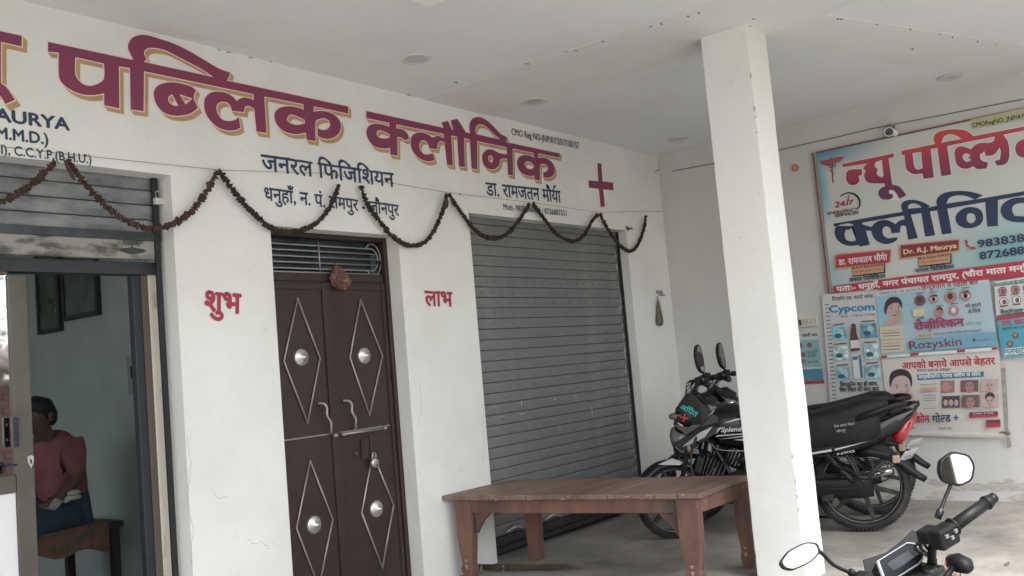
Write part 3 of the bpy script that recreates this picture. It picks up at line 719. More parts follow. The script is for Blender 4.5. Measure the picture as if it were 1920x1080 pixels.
for q in ([(558,560),(600,672),(577,793),(532,677)],[(676,562),(717,667),(693,778),(656,670)],[(581.5,864),(623.7,974),(598,1102),(555.6,990)],[(699,850),(737.8,947),(717,1065),(678,961)]):
    P = [dpt(x, y, k) for x, y in q]; m = MB()
    for i in range(4):
        m.tube([P[i], P[(i+1)%4]], .0048, 6); m.sphere(P[i], .0055, 6, 4)
    m.build('diamond_trim', silver, door)
for x, y in ((564,670),(682,667),(588,984),(705,954)):
    c = dpt(x, y, YV); m = MB()
    prof = [(.046,0),(.046,-.006),(.040,-.012),(.038,-.012),(.033,-.018),(.031,-.018),(.026,-.023),(.024,-.023),(.019,-.028),(.012,-.032),(.006,-.040),(0,-.042)]
    m.lathe(c, (0,1,0), prof, 28); m.build('round_boss', mat('pressed aluminium', (.55,.54,.52), .32, metal=.75), door)
for (x0, y0, x1, y1) in ((606,757,621,812),(653,752,667,803)):
    a, c = dpt(x0, y0, k-.02), dpt(x1, y1, k-.02); m = MB()
    mid = [a+Vector((-.016,.022,.004)), a+Vector((0,-.006,0))]
    for i in range(1, 8):
        t = i/8; mid.append(a.lerp(c, t)+Vector((.006*math.sin(t*12), -.014, 0)))
    mid += [c, c+Vector((0,.022,-.004))]
    m.tube(smooth_path(mid, 4), .0062, 8); m.build('pull_handle', silver, door)
m = MB(); m.box((D0+.01,YV-.006,zm+.004),(xf1-.045,YV-.001,zm+.011)); m.build('weld_seam', mat('pale seam', (.25,.23,.22), .5), door)
m = MB(); a, c = dpt(622,819,k-.008), dpt(707,806,k-.008)
m.tube([(xm+.035,a.y,zm-.004),(xf1-.075,a.y,zm-.004)], .0075, 8)
for x in (xm-.02, xm-.012, xm-.004, xm+.045, xm+.052, xf1-.10, xf1-.092): m.lathe((x,a.y,zm-.004), (1,0,0), [(.0,-.003),(.012,-.003),(.0135,0),(.012,.003),(0,.003)], 12)
m.build('sliding_bolt', mat('bare steel bolt', (.34,.32,.30), .4, metal=.7), door)
m = MB(); h = dpt(697,832,YV-.012); m.box((h.x-.014,YV-.014,h.z-.06),(h.x+.014,YV-.009,h.z+.05)); m.box((h.x-.075,YV-.012,h.z-.075),(h.x-.02,YV-.0,h.z+.035))
m.build('hasp', maroon, door, bevel=.002)
m = MB(); h2 = dpt(669,850,YV-.012); m.lathe(h2, (0,1,0), [(0,-.004),(.010,-.004),(.012,0),(.014,.002)], 14); m.build('lock_keyhole', mat('dull lock', (.08,.07,.065), .5, metal=.5), door)
# padlock
c = dpt(702,868,YV-.035)
pk = thing('padlock', 'round steel padlock hanging from the hasp of the maroon door', 'padlock', c)
m = MB(); m.lathe((0,.012,0), (0,1,0), [(0,-.026),(.020,-.026),(.0265,-.022),(.028,-.012),(.0265,-.002),(.020,.0),(0,0)], 24); m.build('lock_body', mat('brushed lock steel', (.50,.49,.47), .28, metal=.85), pk, world=False)
m = MB(); m.tube([(-.014,0,.018),(-.014,0,.042)]+[(-.014*math.cos(PI*t/8),0,.042+.014*math.sin(PI*t/8)) for t in range(1,8)]+[(.014,0,.042),(.014,0,.018)], .0036, 8); m.build('shackle', mat('bright shackle', (.7,.7,.68), .2, metal=.9), pk, world=False)
m = MB(); m.lathe((0.006,-.0145,-.014), (0,1,0), [(0,-.001),(.0045,-.001),(.005,.0)], 12); m.build('keyhole', dark, pk, world=False)
# transom: dark opening with a welded grille
YG = YV+.012
z_lo, z_hi = zt0+.046, DT-.026
b = MB(); b.box((D0-.02,YV+.045,z_lo-.02),(xf1,YV+.055,DT)); b.build('transom_pane', mat('dark transom glass', (.010,.018,.026), .15), door)
pa = dpt(695,500,YV+.044); b = MB(); b.box((pa.x,YV+.040,z_lo),(xf1-.012,YV+.044,z_hi-.06)); b.build('bluish_glimpse', mat('bluish grey pane', (.075,.095,.115), .3), door)
gr = []; m = MB()
rz = lambda a,b_: a+(b_-a)
xa, xb = D0+.018, xf1-.075
zs_ = [z_lo+(z_hi-z_lo)*t for t in (.13,.30,.47,.64,.80)]
# outer loop: top and bottom bars joined by round ends at the right, hooked at the left
def arc(cx, cz, rx, rz_, t0, t1, n=10): return [Vector((cx+rx*math.cos(t0+(t1-t0)*i/n), YG, cz+rz_*math.sin(t0+(t1-t0)*i/n))) for i in range(n+1)]
cz_ = (zs_[0]+zs_[4])/2; hz = (zs_[4]-zs_[0])/2
m.tube([Vector((xa+.02,YG,zs_[4]))]+arc(xb,cz_,.052,hz,PI/2,-PI/2)+[Vector((xa+.02,YG,zs_[0]))], .0038, 6)
m.tube(arc(xa+.022,cz_,.028,hz,PI/2,PI*1.5), .0038, 6)
m.tube([Vector((xb-.035,YG,zs_[4]+.004)),Vector((xb-.01,YG,zs_[4]+.026))]+arc(xb+.012,cz_,.062,hz+.028,PI/2,-PI/2)+[Vector((xb-.01,YG,zs_[0]-.026)),Vector((xb-.035,YG,zs_[0]-.004))], .0038, 6)
m.tube([Vector((xa+.075,YG,zs_[4]+.004)),Vector((xa+.05,YG,zs_[4]+.026)),Vector((xa+.02,YG,zs_[4]+.028)),Vector((xa-.01,YG,zs_[4]+.010))], .0038, 6)
m.tube([Vector((xa+.075,YG,zs_[0]-.002)),Vector((xa+.055,YG,zs_[0]-.028)),Vector((xa+.03,YG,zs_[0]-.026)),Vector((xa-.008,YG,zs_[0]-.004))], .0038, 6)
m.build('grille_scroll', silver, door)
for z_ in zs_[1:4]: rod([(xa-.012,YG,z_),(xb+.048,YG,z_)], .0038).build('grille_bar', silver, door)
rod([(xb,YG,zs_[2]),(xb+.085,YG,zs_[2])], .0034).build('grille_bar', silver, door)
rod([(D0-.01,YG,z_lo+.004),(xf1-.01,YG,z_lo+.004)], .0046).build('grille_bar', silver, door)
xc_ = (xa+xb)/2+.0; rod([(xc_,YG-.006,z_lo+.01),(xc_,YG-.006,zs_[4]+.022)], .0036).build('grille_bar', silver, door)
# red cloth bundle tied to the grille
c = dpt(638,524,YV-.035)
m = MB(); n, mm = 28, 18; vs = []; fs = []
for i in range(mm+1):
    ph = PI*i/mm
    for q in range(n):
        t = 2*PI*q/n
        r = .058*(1+.12*math.sin(5*t+ph*3)+.07*math.sin(11*t-ph*7)+.06*math.sin(17*ph+t*3))
        z_ = .060*math.cos(ph); x = r*math.sin(ph)*math.cos(t)*1.12; y = r*.62*math.sin(ph)*math.sin(t)
        if z_ > .02: x = x*.72-.014*(z_/.06); z_ *= 1.25
        vs.append(c+Vector((x, y, z_-.012*(x/.06))))
for i in range(mm):
    for q in range(n):
        q2 = (q+1) % n; fs.append([i*n+q,(i+1)*n+q,(i+1)*n+q2,i*n+q2])
m.add(vs, fs, False)
bun = thing('cloth_bundle', 'crumpled reddish brown cloth bundle tied to the transom grille of the maroon door', 'bundle', c)
m.build('cloth', mat('brown red cloth', (.17,.062,.05), .7, c2=(.09,.04,.03), scale=40, bump=.7, bscale=55, coat=.15), bun)
m = MB(); m.tube([c+Vector((-.014,-.01,.055)), c+Vector((-.022,.0,.075)), c+Vector((-.010,.02,.088))], .006, 6)
for q in range(26):
    t = random.uniform(0,2*PI); r = random.uniform(0,.05); m.cbox(c+Vector((r*math.cos(t), -.040+r*.3, r*math.sin(t)-.01)), (random.uniform(.002,.005),.0008,random.uniform(.001,.003)), Matrix.Rotation(random.uniform(0,PI),3,'Y'))
m.build('gold_trim', mat('dull gold trim', (.36,.22,.13), .4, metal=.3), bun)

# ------------------------------------------------------------------ garland and its string
YGAR = YA-.035
gm_ = thing('flower_garland', 'dried dark brown flower garland looped in swags across the clinic wall', 'garland', (3.6, YGAR, 2.2))
swags = [[(-75,330),(-45,368),(0,378),(30,365),(60,345),(90,318),(104,302)],
 [(127,301),(150,332),(175,362),(205,392),(240,416),(280,429),(305,427),(345,408),(375,378),(395,345),(408,322)],
 [(412,322),(440,360),(470,395),(505,425),(540,435),(575,428),(600,412),(620,385),(635,348)],
 [(677,350),(690,385),(712,415),(735,442),(765,460),(795,455),(815,430),(830,395),(838,365)],
 [(842,365),(860,392),(885,425),(905,442),(930,447),(955,435),(975,410),(993,383)],
 [(1000,383),(1020,410),(1045,440),(1075,452),(1095,440),(1110,415),(1121,402)],
 [(1125,402),(1140,430),(1160,458),(1180,471),(1195,460),(1207,430),(1211,405)]]
petal = mat('dried brown petals', (.060,.036,.030), .9, c2=(.028,.018,.016), scale=60)
petal2 = mat('dried rust petals', (.115,.055,.042), .9, c2=(.045,.025,.02), scale=60)
for si, sw_ in enumerate(swags):
    P = smooth_path([A(x, y, YGAR) for x, y in sw_], 10)
    # resample evenly
    L = [0]
    for i in range(1, len(P)): L.append(L[-1]+(P[i]-P[i-1]).length)
    m = MB(); m.tube(P, .0030, 5)
    loose = .0085; s = 0; half = L[-1]/2
    while s < L[-1]:
        i = max(j for j in range(len(L)) if L[j] <= s); i = min(i, len(P)-2)
        t = (s-L[i])/max(L[i+1]-L[i],1e-6); c = P[i].lerp(P[i+1], t); d = (P[i+1]-P[i]).normalized()
        fl = (si in (0,1,2,3)) and s < half or si in (0,1)
        R = (.0165 if fl else .0140)*random.uniform(.85,1.25); a, b2 = frame(d)
        nn = 7; o0 = len(m.v)
        tilt = (a*random.uniform(-.35,.35)+b2*random.uniform(-.35,.35)+d).normalized(); a, b2 = frame(tilt)
        for kk in range(nn):
            th = 2*PI*kk/nn+random.random()*.5; rr = R*random.uniform(.6,1.25); m.v.append(c+(a*math.cos(th)+b2*math.sin(th))*rr + tilt*random.uniform(-.004,.004))
        m.v.append(c+tilt*.008); m.v.append(c-tilt*.008)
        for kk in range(nn):
            m.f.append([o0+kk,o0+(kk+1)%nn,o0+nn]); m.f.append([o0+(kk+1)%nn,o0+kk,o0+nn+1]); m.sm += [False,False]
        s += random.uniform(.0055,.009)*(1.7 if (fl and random.random() < .28) else 1)
    m.build('swag', petal2 if si in (0,1) else petal, gm_)
for (x0, y0, x1, y1, w) in ((837,372,835,392,.017),(121,300,140,338,.010)):
    m = MB(); a, c = A(x0,y0,YGAR-.01), A(x1,y1,YGAR-.01); m.tube([a, a.lerp(c,.4), a.lerp(c,.8), c], [w*.45,w,w*.9,w*.3], 8)
    m.build('tassel_wrap', petal2, gm_)
st = MB(); sp = [(-60,268),(160,292.5),(410,318.7),(605,325),(737,343.7),(840,361),(1000,380),(1125,399),(1170,397),(1251,396)]
st.tube([A(x,y,YA-.012 if i not in (0,9) else YA-.004) for i,(x,y) in enumerate(sp)], .0011, 5)
o = st.build('garland_string', mat('thin dark string', (.10,.10,.10), .8)); tag(o, 'thin dark string stretched across the wall carrying the flower garland', 'string')
b = MB(); cx_ = A(1251,396); b.sphere(cx_+Vector((0,-.006,0)), .008, 8, 6); 
for (x, y) in ((410,318),(735,343),(861,364),(1125,399),(160,292)): b.sphere(A(x,y)+Vector((0,-.005,0)), .005, 6, 4)
b.build('nail', mat('rusty nail', (.06,.05,.04), .7), wallobj, kind='stuff')
b = MB(); c = A(1180,428,YA-.006)
for q in range(9): b.cbox(c+Vector((random.uniform(-.05,.05),random.uniform(-.004,.002),random.uniform(-.012,.012))), (random.uniform(.006,.02),.004,random.uniform(.002,.006)), Matrix.Rotation(random.uniform(-.4,.6),3,'Y'))
b.build('broken_plaster', mat('exposed dark mortar', (.10,.095,.085), .95), wallobj, kind='stuff')

# ------------------------------------------------------------------ hook rail with bag
c = A(1238,547,YA-.012)
hk = thing('hook_rail', 'small metal hook rail on wall right of the closed grey shutter', 'hook rail', c)
b = MB(); b.cbox((0,.008,0), (.052,.003,.013)); b.build('back_plate', mat('aluminium rail', (.36,.36,.35), .45, metal=.5), hk, world=False)
for i in range(5):
    m = MB(); x = -.042+.021*i; m.tube([(x,.004,-.008),(x,-.002,-.02),(x,-.012,-.030),(x,-.02,-.026)], .0022, 6); m.build('hook', MATS['aluminium rail'], hk, world=False)
m = MB(); m.tube([(-.035,-.010,-.034),(.062,-.010,-.030)], .0025, 6); m.build('hanging_stick', mat('dark stick', (.06,.05,.05), .7), hk, world=False)
c = A(1233,556,YA-.022); m = MB()
prof = [(.006,.004),(-.03,.010),(-.07,.021),(-.12,.031),(-.17,.041),(-.205,.045),(-.225,.040),(-.24,.020)]
n = 14; vs = []; fs = []
for i, (z_, w) in enumerate(prof):
    for q in range(n):
        t = 2*PI*q/n; rr = 1+.13*math.sin(3*t+i*.6)+.08*math.sin(7*t)
        vs.append(c+Vector((w*math.cos(t)*rr+.006*math.sin(i*.9), w*.42*math.sin(t)*rr, z_)))
    if i:
        for q in range(n): q2 = (q+1)%n; fs.append([(i-1)*n+q,(i-1)*n+q2,i*n+q2,i*n+q])
fs.append(list(range((len(prof)-1)*n, len(prof)*n)))
m.add(vs, fs, True); o = m.build('hanging_bag', mat('dusty brown bag', (.20,.165,.14), .7, var=.45, scale=25, bump=.5, bscale=40)); tag(o, 'limp brown bag hanging from the hook rail', 'bag')

# ------------------------------------------------------------------ cable, camera, indicator, switch board on the side wall
m = MB(); XW = XB-.008
pts = [A(1229,323,YA-.006), A(1233,318,YA-.006), A(1240,320,YA-.006), A(1252,322,YA-.008)]
pw = [B(1262,320.5,XW), B(1330,308,XW), B(1462,281,XW), B(1560,259,XW), B(1640,240,XW), B(1760,217,XW), B(1919,186,XW)]
m.tube(pts+pw, .0035, 6); o = m.build('electric_cable', mat('grey cable', (.16,.15,.14), .6)); tag(o, 'thin grey electric cable running along side wall above the banner', 'cable')
c = B(1666,247,XB-.06)
cc = thing('security_camera', 'small white dome security camera at the ceiling above the banner', 'security camera', c)
b = MB(); b.lathe((.055,0,.045), (0,0,1), [(0,-.012),(.030,-.012),(.034,.0),(.034,.012)], 20); b.tube([(.03,0,.035),(.01,0,.01)], .013, 10)
b.build('mount', mat('dusty camera bracket', (.20,.195,.19), .6), cc, world=False)
ax = (CAM-c).normalized(); ax = (ax*.8+Vector((-.3,-.3,-.15))).normalized()
b = MB(); b.lathe((0,0,0), ax, [(0,-.05),(.026,-.045),(.034,-.02),(.036,.012),(.035,.022),(.027,.026)], 24); b.lathe((.02,-.035,-.012), (1,0,0), [(0,-.02),(.022,-.02),(.025,0),(.025,.03)], 20)
b.build('housing', mat('white camera plastic', (.66,.67,.66), .35), cc, world=False)
b = MB(); b.lathe(ax*.0265, ax, [(.027,0),(.020,.002),(.0,.002)], 24); ln = b.build('lens_ring', mat('black glass', (.01,.014,.018), .08), cc, world=False)
b = MB(); b.lathe(ax*.0290, ax, [(.010,0),(.007,.003),(0,.004)], 16); b.build('lens', mat('green lens coating', (.02,.07,.06), .05), ln, world=False)
c = B(1490,314,XB-.02)
il = thing('indicator_light', 'small red indicator light on side wall left of banner', 'light', c)
b = MB(); b.lathe((.02,0,0), (-1,0,0), [(.028,0),(.028,.012),(.020,.02)], 18); b.build('holder', mat('grey holder', (.30,.29,.28), .5), il, world=False)
b = MB(); b.sphere((-.008,0,0), (.016,.021,.021), 14, 10); b.build('lens', mat('glowing red lens', (.50,.09,.06), .25, emit=.06), il, world=False)
q0, q1 = B(1501,596,XB-.02), B(1534,611,XB-.02)
sbx = thing('switch_board', 'small white electric switch board beside the poster edge on side wall', 'switch board', (XB, (q0.y+q1.y)/2, q1.z))
y0_, y1_ = q1.y, q0.y+.02
b = MB(); b.box((XB-.025,y0_,q1.z),(XB-.0005,y1_,q0.z)); b.build('box', mat('white switch plastic', (.62,.60,.55), .4), sbx, bevel=.003)
for i in range(5):
    yy = y0_+(y1_-y0_)*(i+.5)/5; b = MB(); b.box((XB-.031,yy-.009,q1.z+.016),(XB-.0245,yy+.009,q0.z-.014)); b.build('switch', mat('cream switch' if i < 4 else 'dark socket', (.50,.48,.43) if i < 4 else (.05,.04,.04), .4), sbx, bevel=.002)

# ------------------------------------------------------------------ wooden bench
ZT = .478
Pq = [F(827,930,ZT), F(1312,925,ZT), F(1402,891,ZT), F(1000,890,ZT)]
ben = thing('wooden_bench', 'large low reddish brown wooden bench table standing before the closed shutter', 'bench', (Pq[0]+Pq[2])/2*1.0)
ben.location.z = 0
wood = mat('red brown painted wood', (.185,.090,.062), .7, c2=(.075,.046,.038), scale=9, bump=.4, bscale=22, stretch=(1,.6,.28), contrast=(.34,.62))
woodtop = mat('dusty plank top', (.235,.165,.13), .55, c2=(.13,.075,.055), scale=3, bump=.3, bscale=20, stretch=(.35,2.2,1), contrast=(.3,.7))
fl, frt, br_, bl = [Vector((p.x,p.y,ZT)) for p in Pq]
bl = fl + (br_-frt)*1.0 + (frt-fl)*.02; bl.y = min(bl.y, YA-.01)
N = 13; edges = [0]
for i in range(N): edges.append(edges[-1]+random.uniform(.8,1.25))
edges = [e/edges[-1] for e in edges]
for i in range(N):
    t0, t1 = edges[i]+.0010, edges[i+1]-.0010
    j0, j1 = random.uniform(-.003,.003), random.uniform(-.004,.004); dz = random.uniform(-.0008,.0008)
    u = (br_-frt).normalized()
    a, c_, d_, e_ = fl.lerp(frt,t0)+u*j0, fl.lerp(frt,t1)+u*(j0+random.uniform(-.002,.002)), bl.lerp(br_,t1)+u*j1, bl.lerp(br_,t0)+u*j1
    m = MB(); m.prism([a+Vector((0,0,dz-.028)), c_+Vector((0,0,dz-.028)), d_+Vector((0,0,dz-.028)), e_+Vector((0,0,dz-.028))], (0,0,.028)); m.build('plank', woodtop, ben, bevel=.0035)
# worn pale chips on the front edge
m = MB()
for i in range(46):
    t = random.uniform(.05,.98); c = fl.lerp(frt, t)-(br_-frt).normalized()*.0065+Vector((0,0,-random.uniform(.0,.026)))
    w = random.uniform(.003,.020); dr = (frt-fl).normalized(); h_ = random.uniform(.001,.0028)
    m.prism([c+dr*(w*math.cos(2*PI*q/7)*random.uniform(.4,1.3))+Vector((0,0,h_*math.sin(2*PI*q/7)*random.uniform(.5,1.5))) for q in range(7)], (br_-frt).normalized()*.005)
m.build('edge_chip', mat('pale chipped wood', (.36,.23,.17), .8), ben, kind='stuff')
def lin(a, b_, t): return a.lerp(b_, t)
cen = (fl+frt+br_+bl)/4
def inset(p, k_): 
    return p + (cen-p).normalized()*k_
L4 = []
ex = (frt-fl).normalized(); ey = (br_-frt).normalized()
LF = fl+ex*.115+ey*.045; RF = frt-ex*.085+ey*.045; RB = F(1408,1062,0); RB.z = ZT; LB = F(1012,1047,0); LB.z = ZT
apr = .075
def beam_(a, b_, th, z0, z1, nm='apron'):
    a = Vector(a); b_ = Vector(b_); d = (b_-a).normalized(); nrm = Vector((-d.y, d.x, 0))*th/2
    m = MB(); m.prism([(*(a-nrm).xy,z0),(*(b_-nrm).xy,z0),(*(b_+nrm).xy,z0),(*(a+nrm).xy,z0)], (0,0,z1-z0)); return m.build(nm, wood, ben, bevel=.003)
zu = ZT-.0295
beam_(LF-ex*.05, RF+ex*.055, .028, zu-apr, zu); beam_(RF+ex*.045+ey*.02, RB, .028, zu-apr, zu); beam_(LB, RB, .028, zu-apr, zu); beam_(LF+ey*.02, LB, .028, zu-apr, zu)
def bleg(p, w0, nm='leg', fancy=True):
    # fretted, waisted leg cut from thick plank
    m = MB(); prof = [(0,.62),(.03,.64),(.045,.78),(.07,.80),(.085,.66),(.12,.72),(.17,.86),(.22,.96),(.28,1.0),(.36,1.02),(ZT-.03,1.04)] if fancy else [(0,.8),(.2,1),(ZT-.03,1)]
    vs = []; fs = []
    for i, (z_, k_) in enumerate(prof):
        hw, ht = w0/2*k_, .030
        for sx_, sy_ in ((-1,-1),(1,-1),(1,1),(-1,1)):
            q = p + ex*(sx_*hw) + ey*(sy_*ht); vs.append((q.x, q.y, z_))
        if i:
            for q in range(4): fs.append([(i-1)*4+q,(i-1)*4+(q+1)%4,i*4+(q+1)%4,i*4+q])
    fs += [[3,2,1,0],[len(vs)-4,len(vs)-3,len(vs)-2,len(vs)-1]]
    m.add(vs, fs); lg = m.build(nm, wood, ben, bevel=.004)
    if fancy:
        m = MB()
        for z_, h_ in ((.115,.018),(.085,-.028)):
            c = p - ey*.031 - Vector((0,0,ZT)); m.prism([c+ex*.011+Vector((0,0,z_)), c-ex*.011+Vector((0,0,z_)), c+Vector((0,0,z_-abs(h_) if h_ > 0 else z_+h_))][:3], -ey*.0012)
        m.build('worn_carving', MATS['pale chipped wood'], lg)
        for sg in ((1,) if nm == 'leg' else (1,)):
            pass
    return lg
bleg(LF+ex*.01, .095); bleg(RF, .110); bleg(LB-ey*.03, .085, fancy=False); bleg(RB-ey*.02, .075)
def brace(p, sg):
    m = MB(); a = p+ex*(sg*.07); z_ = zu-apr
    m.prism([a+Vector((0,0,z_-ZT-.12)), a+Vector((0,0,z_-ZT-.001)), a+ex*(sg*.10)+Vector((0,0,z_-ZT-.001)), a+ex*(sg*.05)+Vector((0,0,z_-ZT-.045))], ey*.024); m.build('corner_brace', wood, ben)
brace(LF, 1); brace(RF, -1)
# broom of thin sticks under the bench
c0, c1 = F(895,1067,.02), F(1075,1064,.01)
brm = thing('stick_broom', 'bundle of thin brown sticks lying on floor under the bench', 'broom', c0)
m = MB()
for i in range(46):
    y = random.gauss(0,.010); z_ = abs(random.gauss(0,.010)); dv = (c1-c0)*random.uniform(.8,1.08); sp_ = random.gauss(0,.03)
    p0 = c0+Vector((0,y,z_)); m.tube([p0, p0+dv*.4+Vector((y,y*.5,-z_*.2)), p0+dv+Vector((sp_*.6,sp_,-z_*.6+.004))], [.0028,.0024,.001], 4)
m.build('stick_bundle', mat('dry brown sticks', (.12,.085,.055), .85, var=.5, scale=20), brm, kind='stuff')
for t_ in (.05,.28): m = MB(); m.lathe(c0+(c1-c0)*t_, (c1-c0), [(.020,-.006),(.022,0),(.020,.006)], 10); m.build('binding', mat('pale twine', (.25,.21,.15), .9), brm)
# small dark pot by the door jamb
c = F(788,1079,.0); c = Vector((D1+.03, YA+.05, 0))
ct = thing('dark_tin', 'small black tin with rough whitish rim by the foot of door jamb', 'tin', c)
b = MB(); b.box((-.028,-.03,0),(.045,.05,.155)); b.build('body', mat('black tin', (.015,.022,.03), .5), ct, world=False, bevel=.006)
b = MB(); 
for i in range(16): b.sphere((random.uniform(-.025,.042), random.uniform(-.03,-.02), .158+random.uniform(-.004,.006)), random.uniform(.004,.008), 6, 4)
b.build('crusted_rim', mat('crusted grey rim', (.35,.35,.33), .9), ct, world=False)

# ------------------------------------------------------------------ clinic banner and posters
def zb(x, y): return (1440+x/4, 180+y/4)
def zc(x, y): return (1500+x/4.5, 400+y/4.5)
def z4(x, y): return (1480+x/4.32, 600+y/4.32)
def mkplane(x, warp=None):
    p_ = Plane((x, 0, 0), (0,-1,0), (0,0,1), (-1,0,0), warp); p_.ax, p_.val = 0, x; return p_
def P2(pl_, pts): return [pl_.inv(on(0, pl_.val, *q)) for q in pts]
def flat(pl_, pts, m, name, par, off=0, sub=False, holes=()):
    mb = MB(); mb.keep = True; h = pl_.nxt()
    q = P2(pl_, pts)
    if len(q) == 4 and (sub or (pl_.warp and abs(pts[1][0]-pts[0][0]) > 30)):
        n = 14; vs = []; fs = []
        for i in range(n+1):
            for j in range(n+1):
                u, w = i/n, j/n
                x = (q[0][0]*(1-u)+q[1][0]*u)*(1-w)+(q[3][0]*(1-u)+q[2][0]*u)*w; y = (q[0][1]*(1-u)+q[1][1]*u)*(1-w)+(q[3][1]*(1-u)+q[2][1]*u)*w
                vs.append(pl_.pt(x, y, h))
                if i and j: a = i*(n+1)+j; fs.append([a,a-1,a-n-2,a-n-1])
        mb.add(vs, fs, True)
    else:
        v, f = fill2d([q]+[P2(pl_, hh) for hh in holes], off); mb.add([pl_.pt(x, y, h) for x, y in v], f)
    return mb.build(name, m, par)
def ell(pl_, cpx, rx, ry, m, name, par, n=20, t0=0, t1=2*PI, skew=0):
    return flat(pl_, [(cpx[0]+rx*math.cos(t0+(t1-t0)*i/n), cpx[1]+ry*math.sin(t0+(t1-t0)*i/n)+skew*math.cos(t0+(t1-t0)*i/n)) for i in range(n)], m, name, par)
def tx(pl_, s, p0, p1, h_, m, name, par, off=0, slant=0, ref=None):
    return wt(s, p0, p1, (p0[0]-h_*.08, p0[1]-h_), m, name, off, pl=pl_, par=par, slant=slant, ref=ref)
# banner print: pale sheet with blue corner, cyan tints
bm_ = bpy.data.materials.new('banner print'); bm_.use_nodes = True; n_ = bm_.node_tree.nodes; l_ = bm_.node_tree.links; bs = n_['Principled BSDF']
bs.inputs['Roughness'].default_value = .42
tcn = n_.new('ShaderNodeTexCoord')
def grad(cx_, cy_, rx_, ry_, lo, hi):
    mpn = n_.new('ShaderNodeMapping'); mpn.inputs['Location'].default_value = (0, -cx_/rx_, -cy_/ry_); mpn.inputs['Scale'].default_value = (0, 1/rx_, 1/ry_)
    l_.new(tcn.outputs['Object'], mpn.inputs[0]); le = n_.new('ShaderNodeVectorMath'); le.operation = 'LENGTH'; l_.new(mpn.outputs[0], le.inputs[0])
    mr = n_.new('ShaderNodeMapRange'); mr.inputs[1].default_value = lo; mr.inputs[2].default_value = hi; mr.inputs[3].default_value = 1; mr.inputs[4].default_value = 0; l_.new(le.outputs['Value'], mr.inputs[0]); return mr.outputs[0]
bc = Vector((XB-.02, 1.6, 2.1))
def mixc(fac, a_, c_):
    mx = n_.new('ShaderNodeMix'); mx.data_type = 'RGBA'; l_.new(fac, mx.inputs[0])
    if isinstance(a_, tuple): mx.inputs[6].default_value = (*a_, 1)
    else: l_.new(a_, mx.inputs[6])
    mx.inputs[7].default_value = (*c_, 1); return mx.outputs[2]
c_ = mixc(grad(1.1-bc.y, 1.62-bc.z, .75, .42, .2, 1.0), (.56,.57,.54), (.22,.43,.45))
c_ = mixc(grad(2.5-bc.y, 1.66-bc.z, .28, .25, .1, 1.0), c_, (.25,.50,.50))
c_ = mixc(grad(2.45-bc.y, 2.62-bc.z, .62, .20, .2, 1.0), c_, (.05,.26,.40))
c_ = mixc(grad(2.43-bc.y, 2.32-bc.z, .10, .35, .2, 1.0), c_, (.10,.36,.48))
l_.new(c_, bs.inputs['Base Color'])
cream = mat('printed cream', (.62,.60,.52), .45); pred = mat('printed crimson', (.42,.035,.06), .45); pmar = mat('printed maroon', (.22,.025,.05), .45)
pnavy = mat('printed navy', (.018,.035,.085), .45); pblk = mat('printed black', (.015,.015,.02), .45); pwht = mat('printed white', (.66,.66,.65), .45)
pora = mat('printed orange cream', (.55,.32,.18), .45); pyel = mat('printed yellow', (.46,.44,.27), .5); pteal = mat('printed teal', (.05,.22,.28), .45)
bred = bpy.data.materials.new('banner crimson gradient'); bred.use_nodes = True
nn_ = bred.node_tree.nodes; ll_ = bred.node_tree.links; b2_ = nn_['Principled BSDF']; b2_.inputs['Roughness'].default_value = .45
t_ = nn_.new('ShaderNodeTexCoord'); s_ = nn_.new('ShaderNodeSeparateXYZ'); ll_.new(t_.outputs['Object'], s_.inputs[0]); m_ = nn_.new('ShaderNodeMapRange')
m_.inputs[1].default_value = 2.22-bc.z; m_.inputs[2].default_value = 2.52-bc.z; ll_.new(s_.outputs[2], m_.inputs[0]); r_ = nn_.new('ShaderNodeMix'); r_.data_type = 'RGBA'; ll_.new(m_.outputs[0], r_.inputs[0])
r_.inputs[6].default_value = (.13,.03,.09,1); r_.inputs[7].default_value = (.55,.06,.07,1); ll_.new(r_.outputs[2], b2_.inputs['Base Color'])
XBN = XB-.025
ban = thing('clinic_banner', 'large printed clinic banner with crimson and navy Hindi title at right', 'banner', bc)
pb = mkplane(XBN); pb.h = 0
TLb, BLb = B(1531,287.5,XBN), B(1565,548,XBN)
y0b = TLb.y; y1b = -.9
b = MB(); b.box((XBN,y1b,BLb.z),(XBN+.012,y0b,TLb.z)); b.build('sheet', bm_, ban)
b = MB(); b.box((XBN-.003,y0b+.001,BLb.z),(XBN+.02,y0b+.022,TLb.z+.012)); b.build('side_batten', mat('dull pink frame', (.33,.24,.22), .5), ban)
b = MB(); b.box((XBN-.003,y0b+.030,BLb.z),(XBN+.02,y0b+.040,TLb.z+.012)); b.build('side_batten', MATS['dull pink frame'], ban)
b = MB(); b.box((XBN-.003,y1b,TLb.z+.001),(XBN+.02,y0b,TLb.z+.012)); b.build('top_batten', mat('thin red brown edge', (.18,.07,.06), .5), ban)
def F2(pts, m, name, conv=zb, off=0, holes=(), par=None, pl_=None):
    if name == 'title_letter': pts = soften(pts); holes = [soften(h) for h in holes]
    return flat(pl_ or pb, [conv(*q) for q in pts], m, name, par or ban, off, holes=[[conv(*q) for q in h] for h in holes])
def outlined(pts, m, name, conv=zb, holes=(), w=.006):
    pts = soften(pts); holes = [soften(h) for h in holes]
    F2(pts, pwht, 'white_outline', conv, w, holes=holes); F2(pts, m, name, conv, 0, holes)
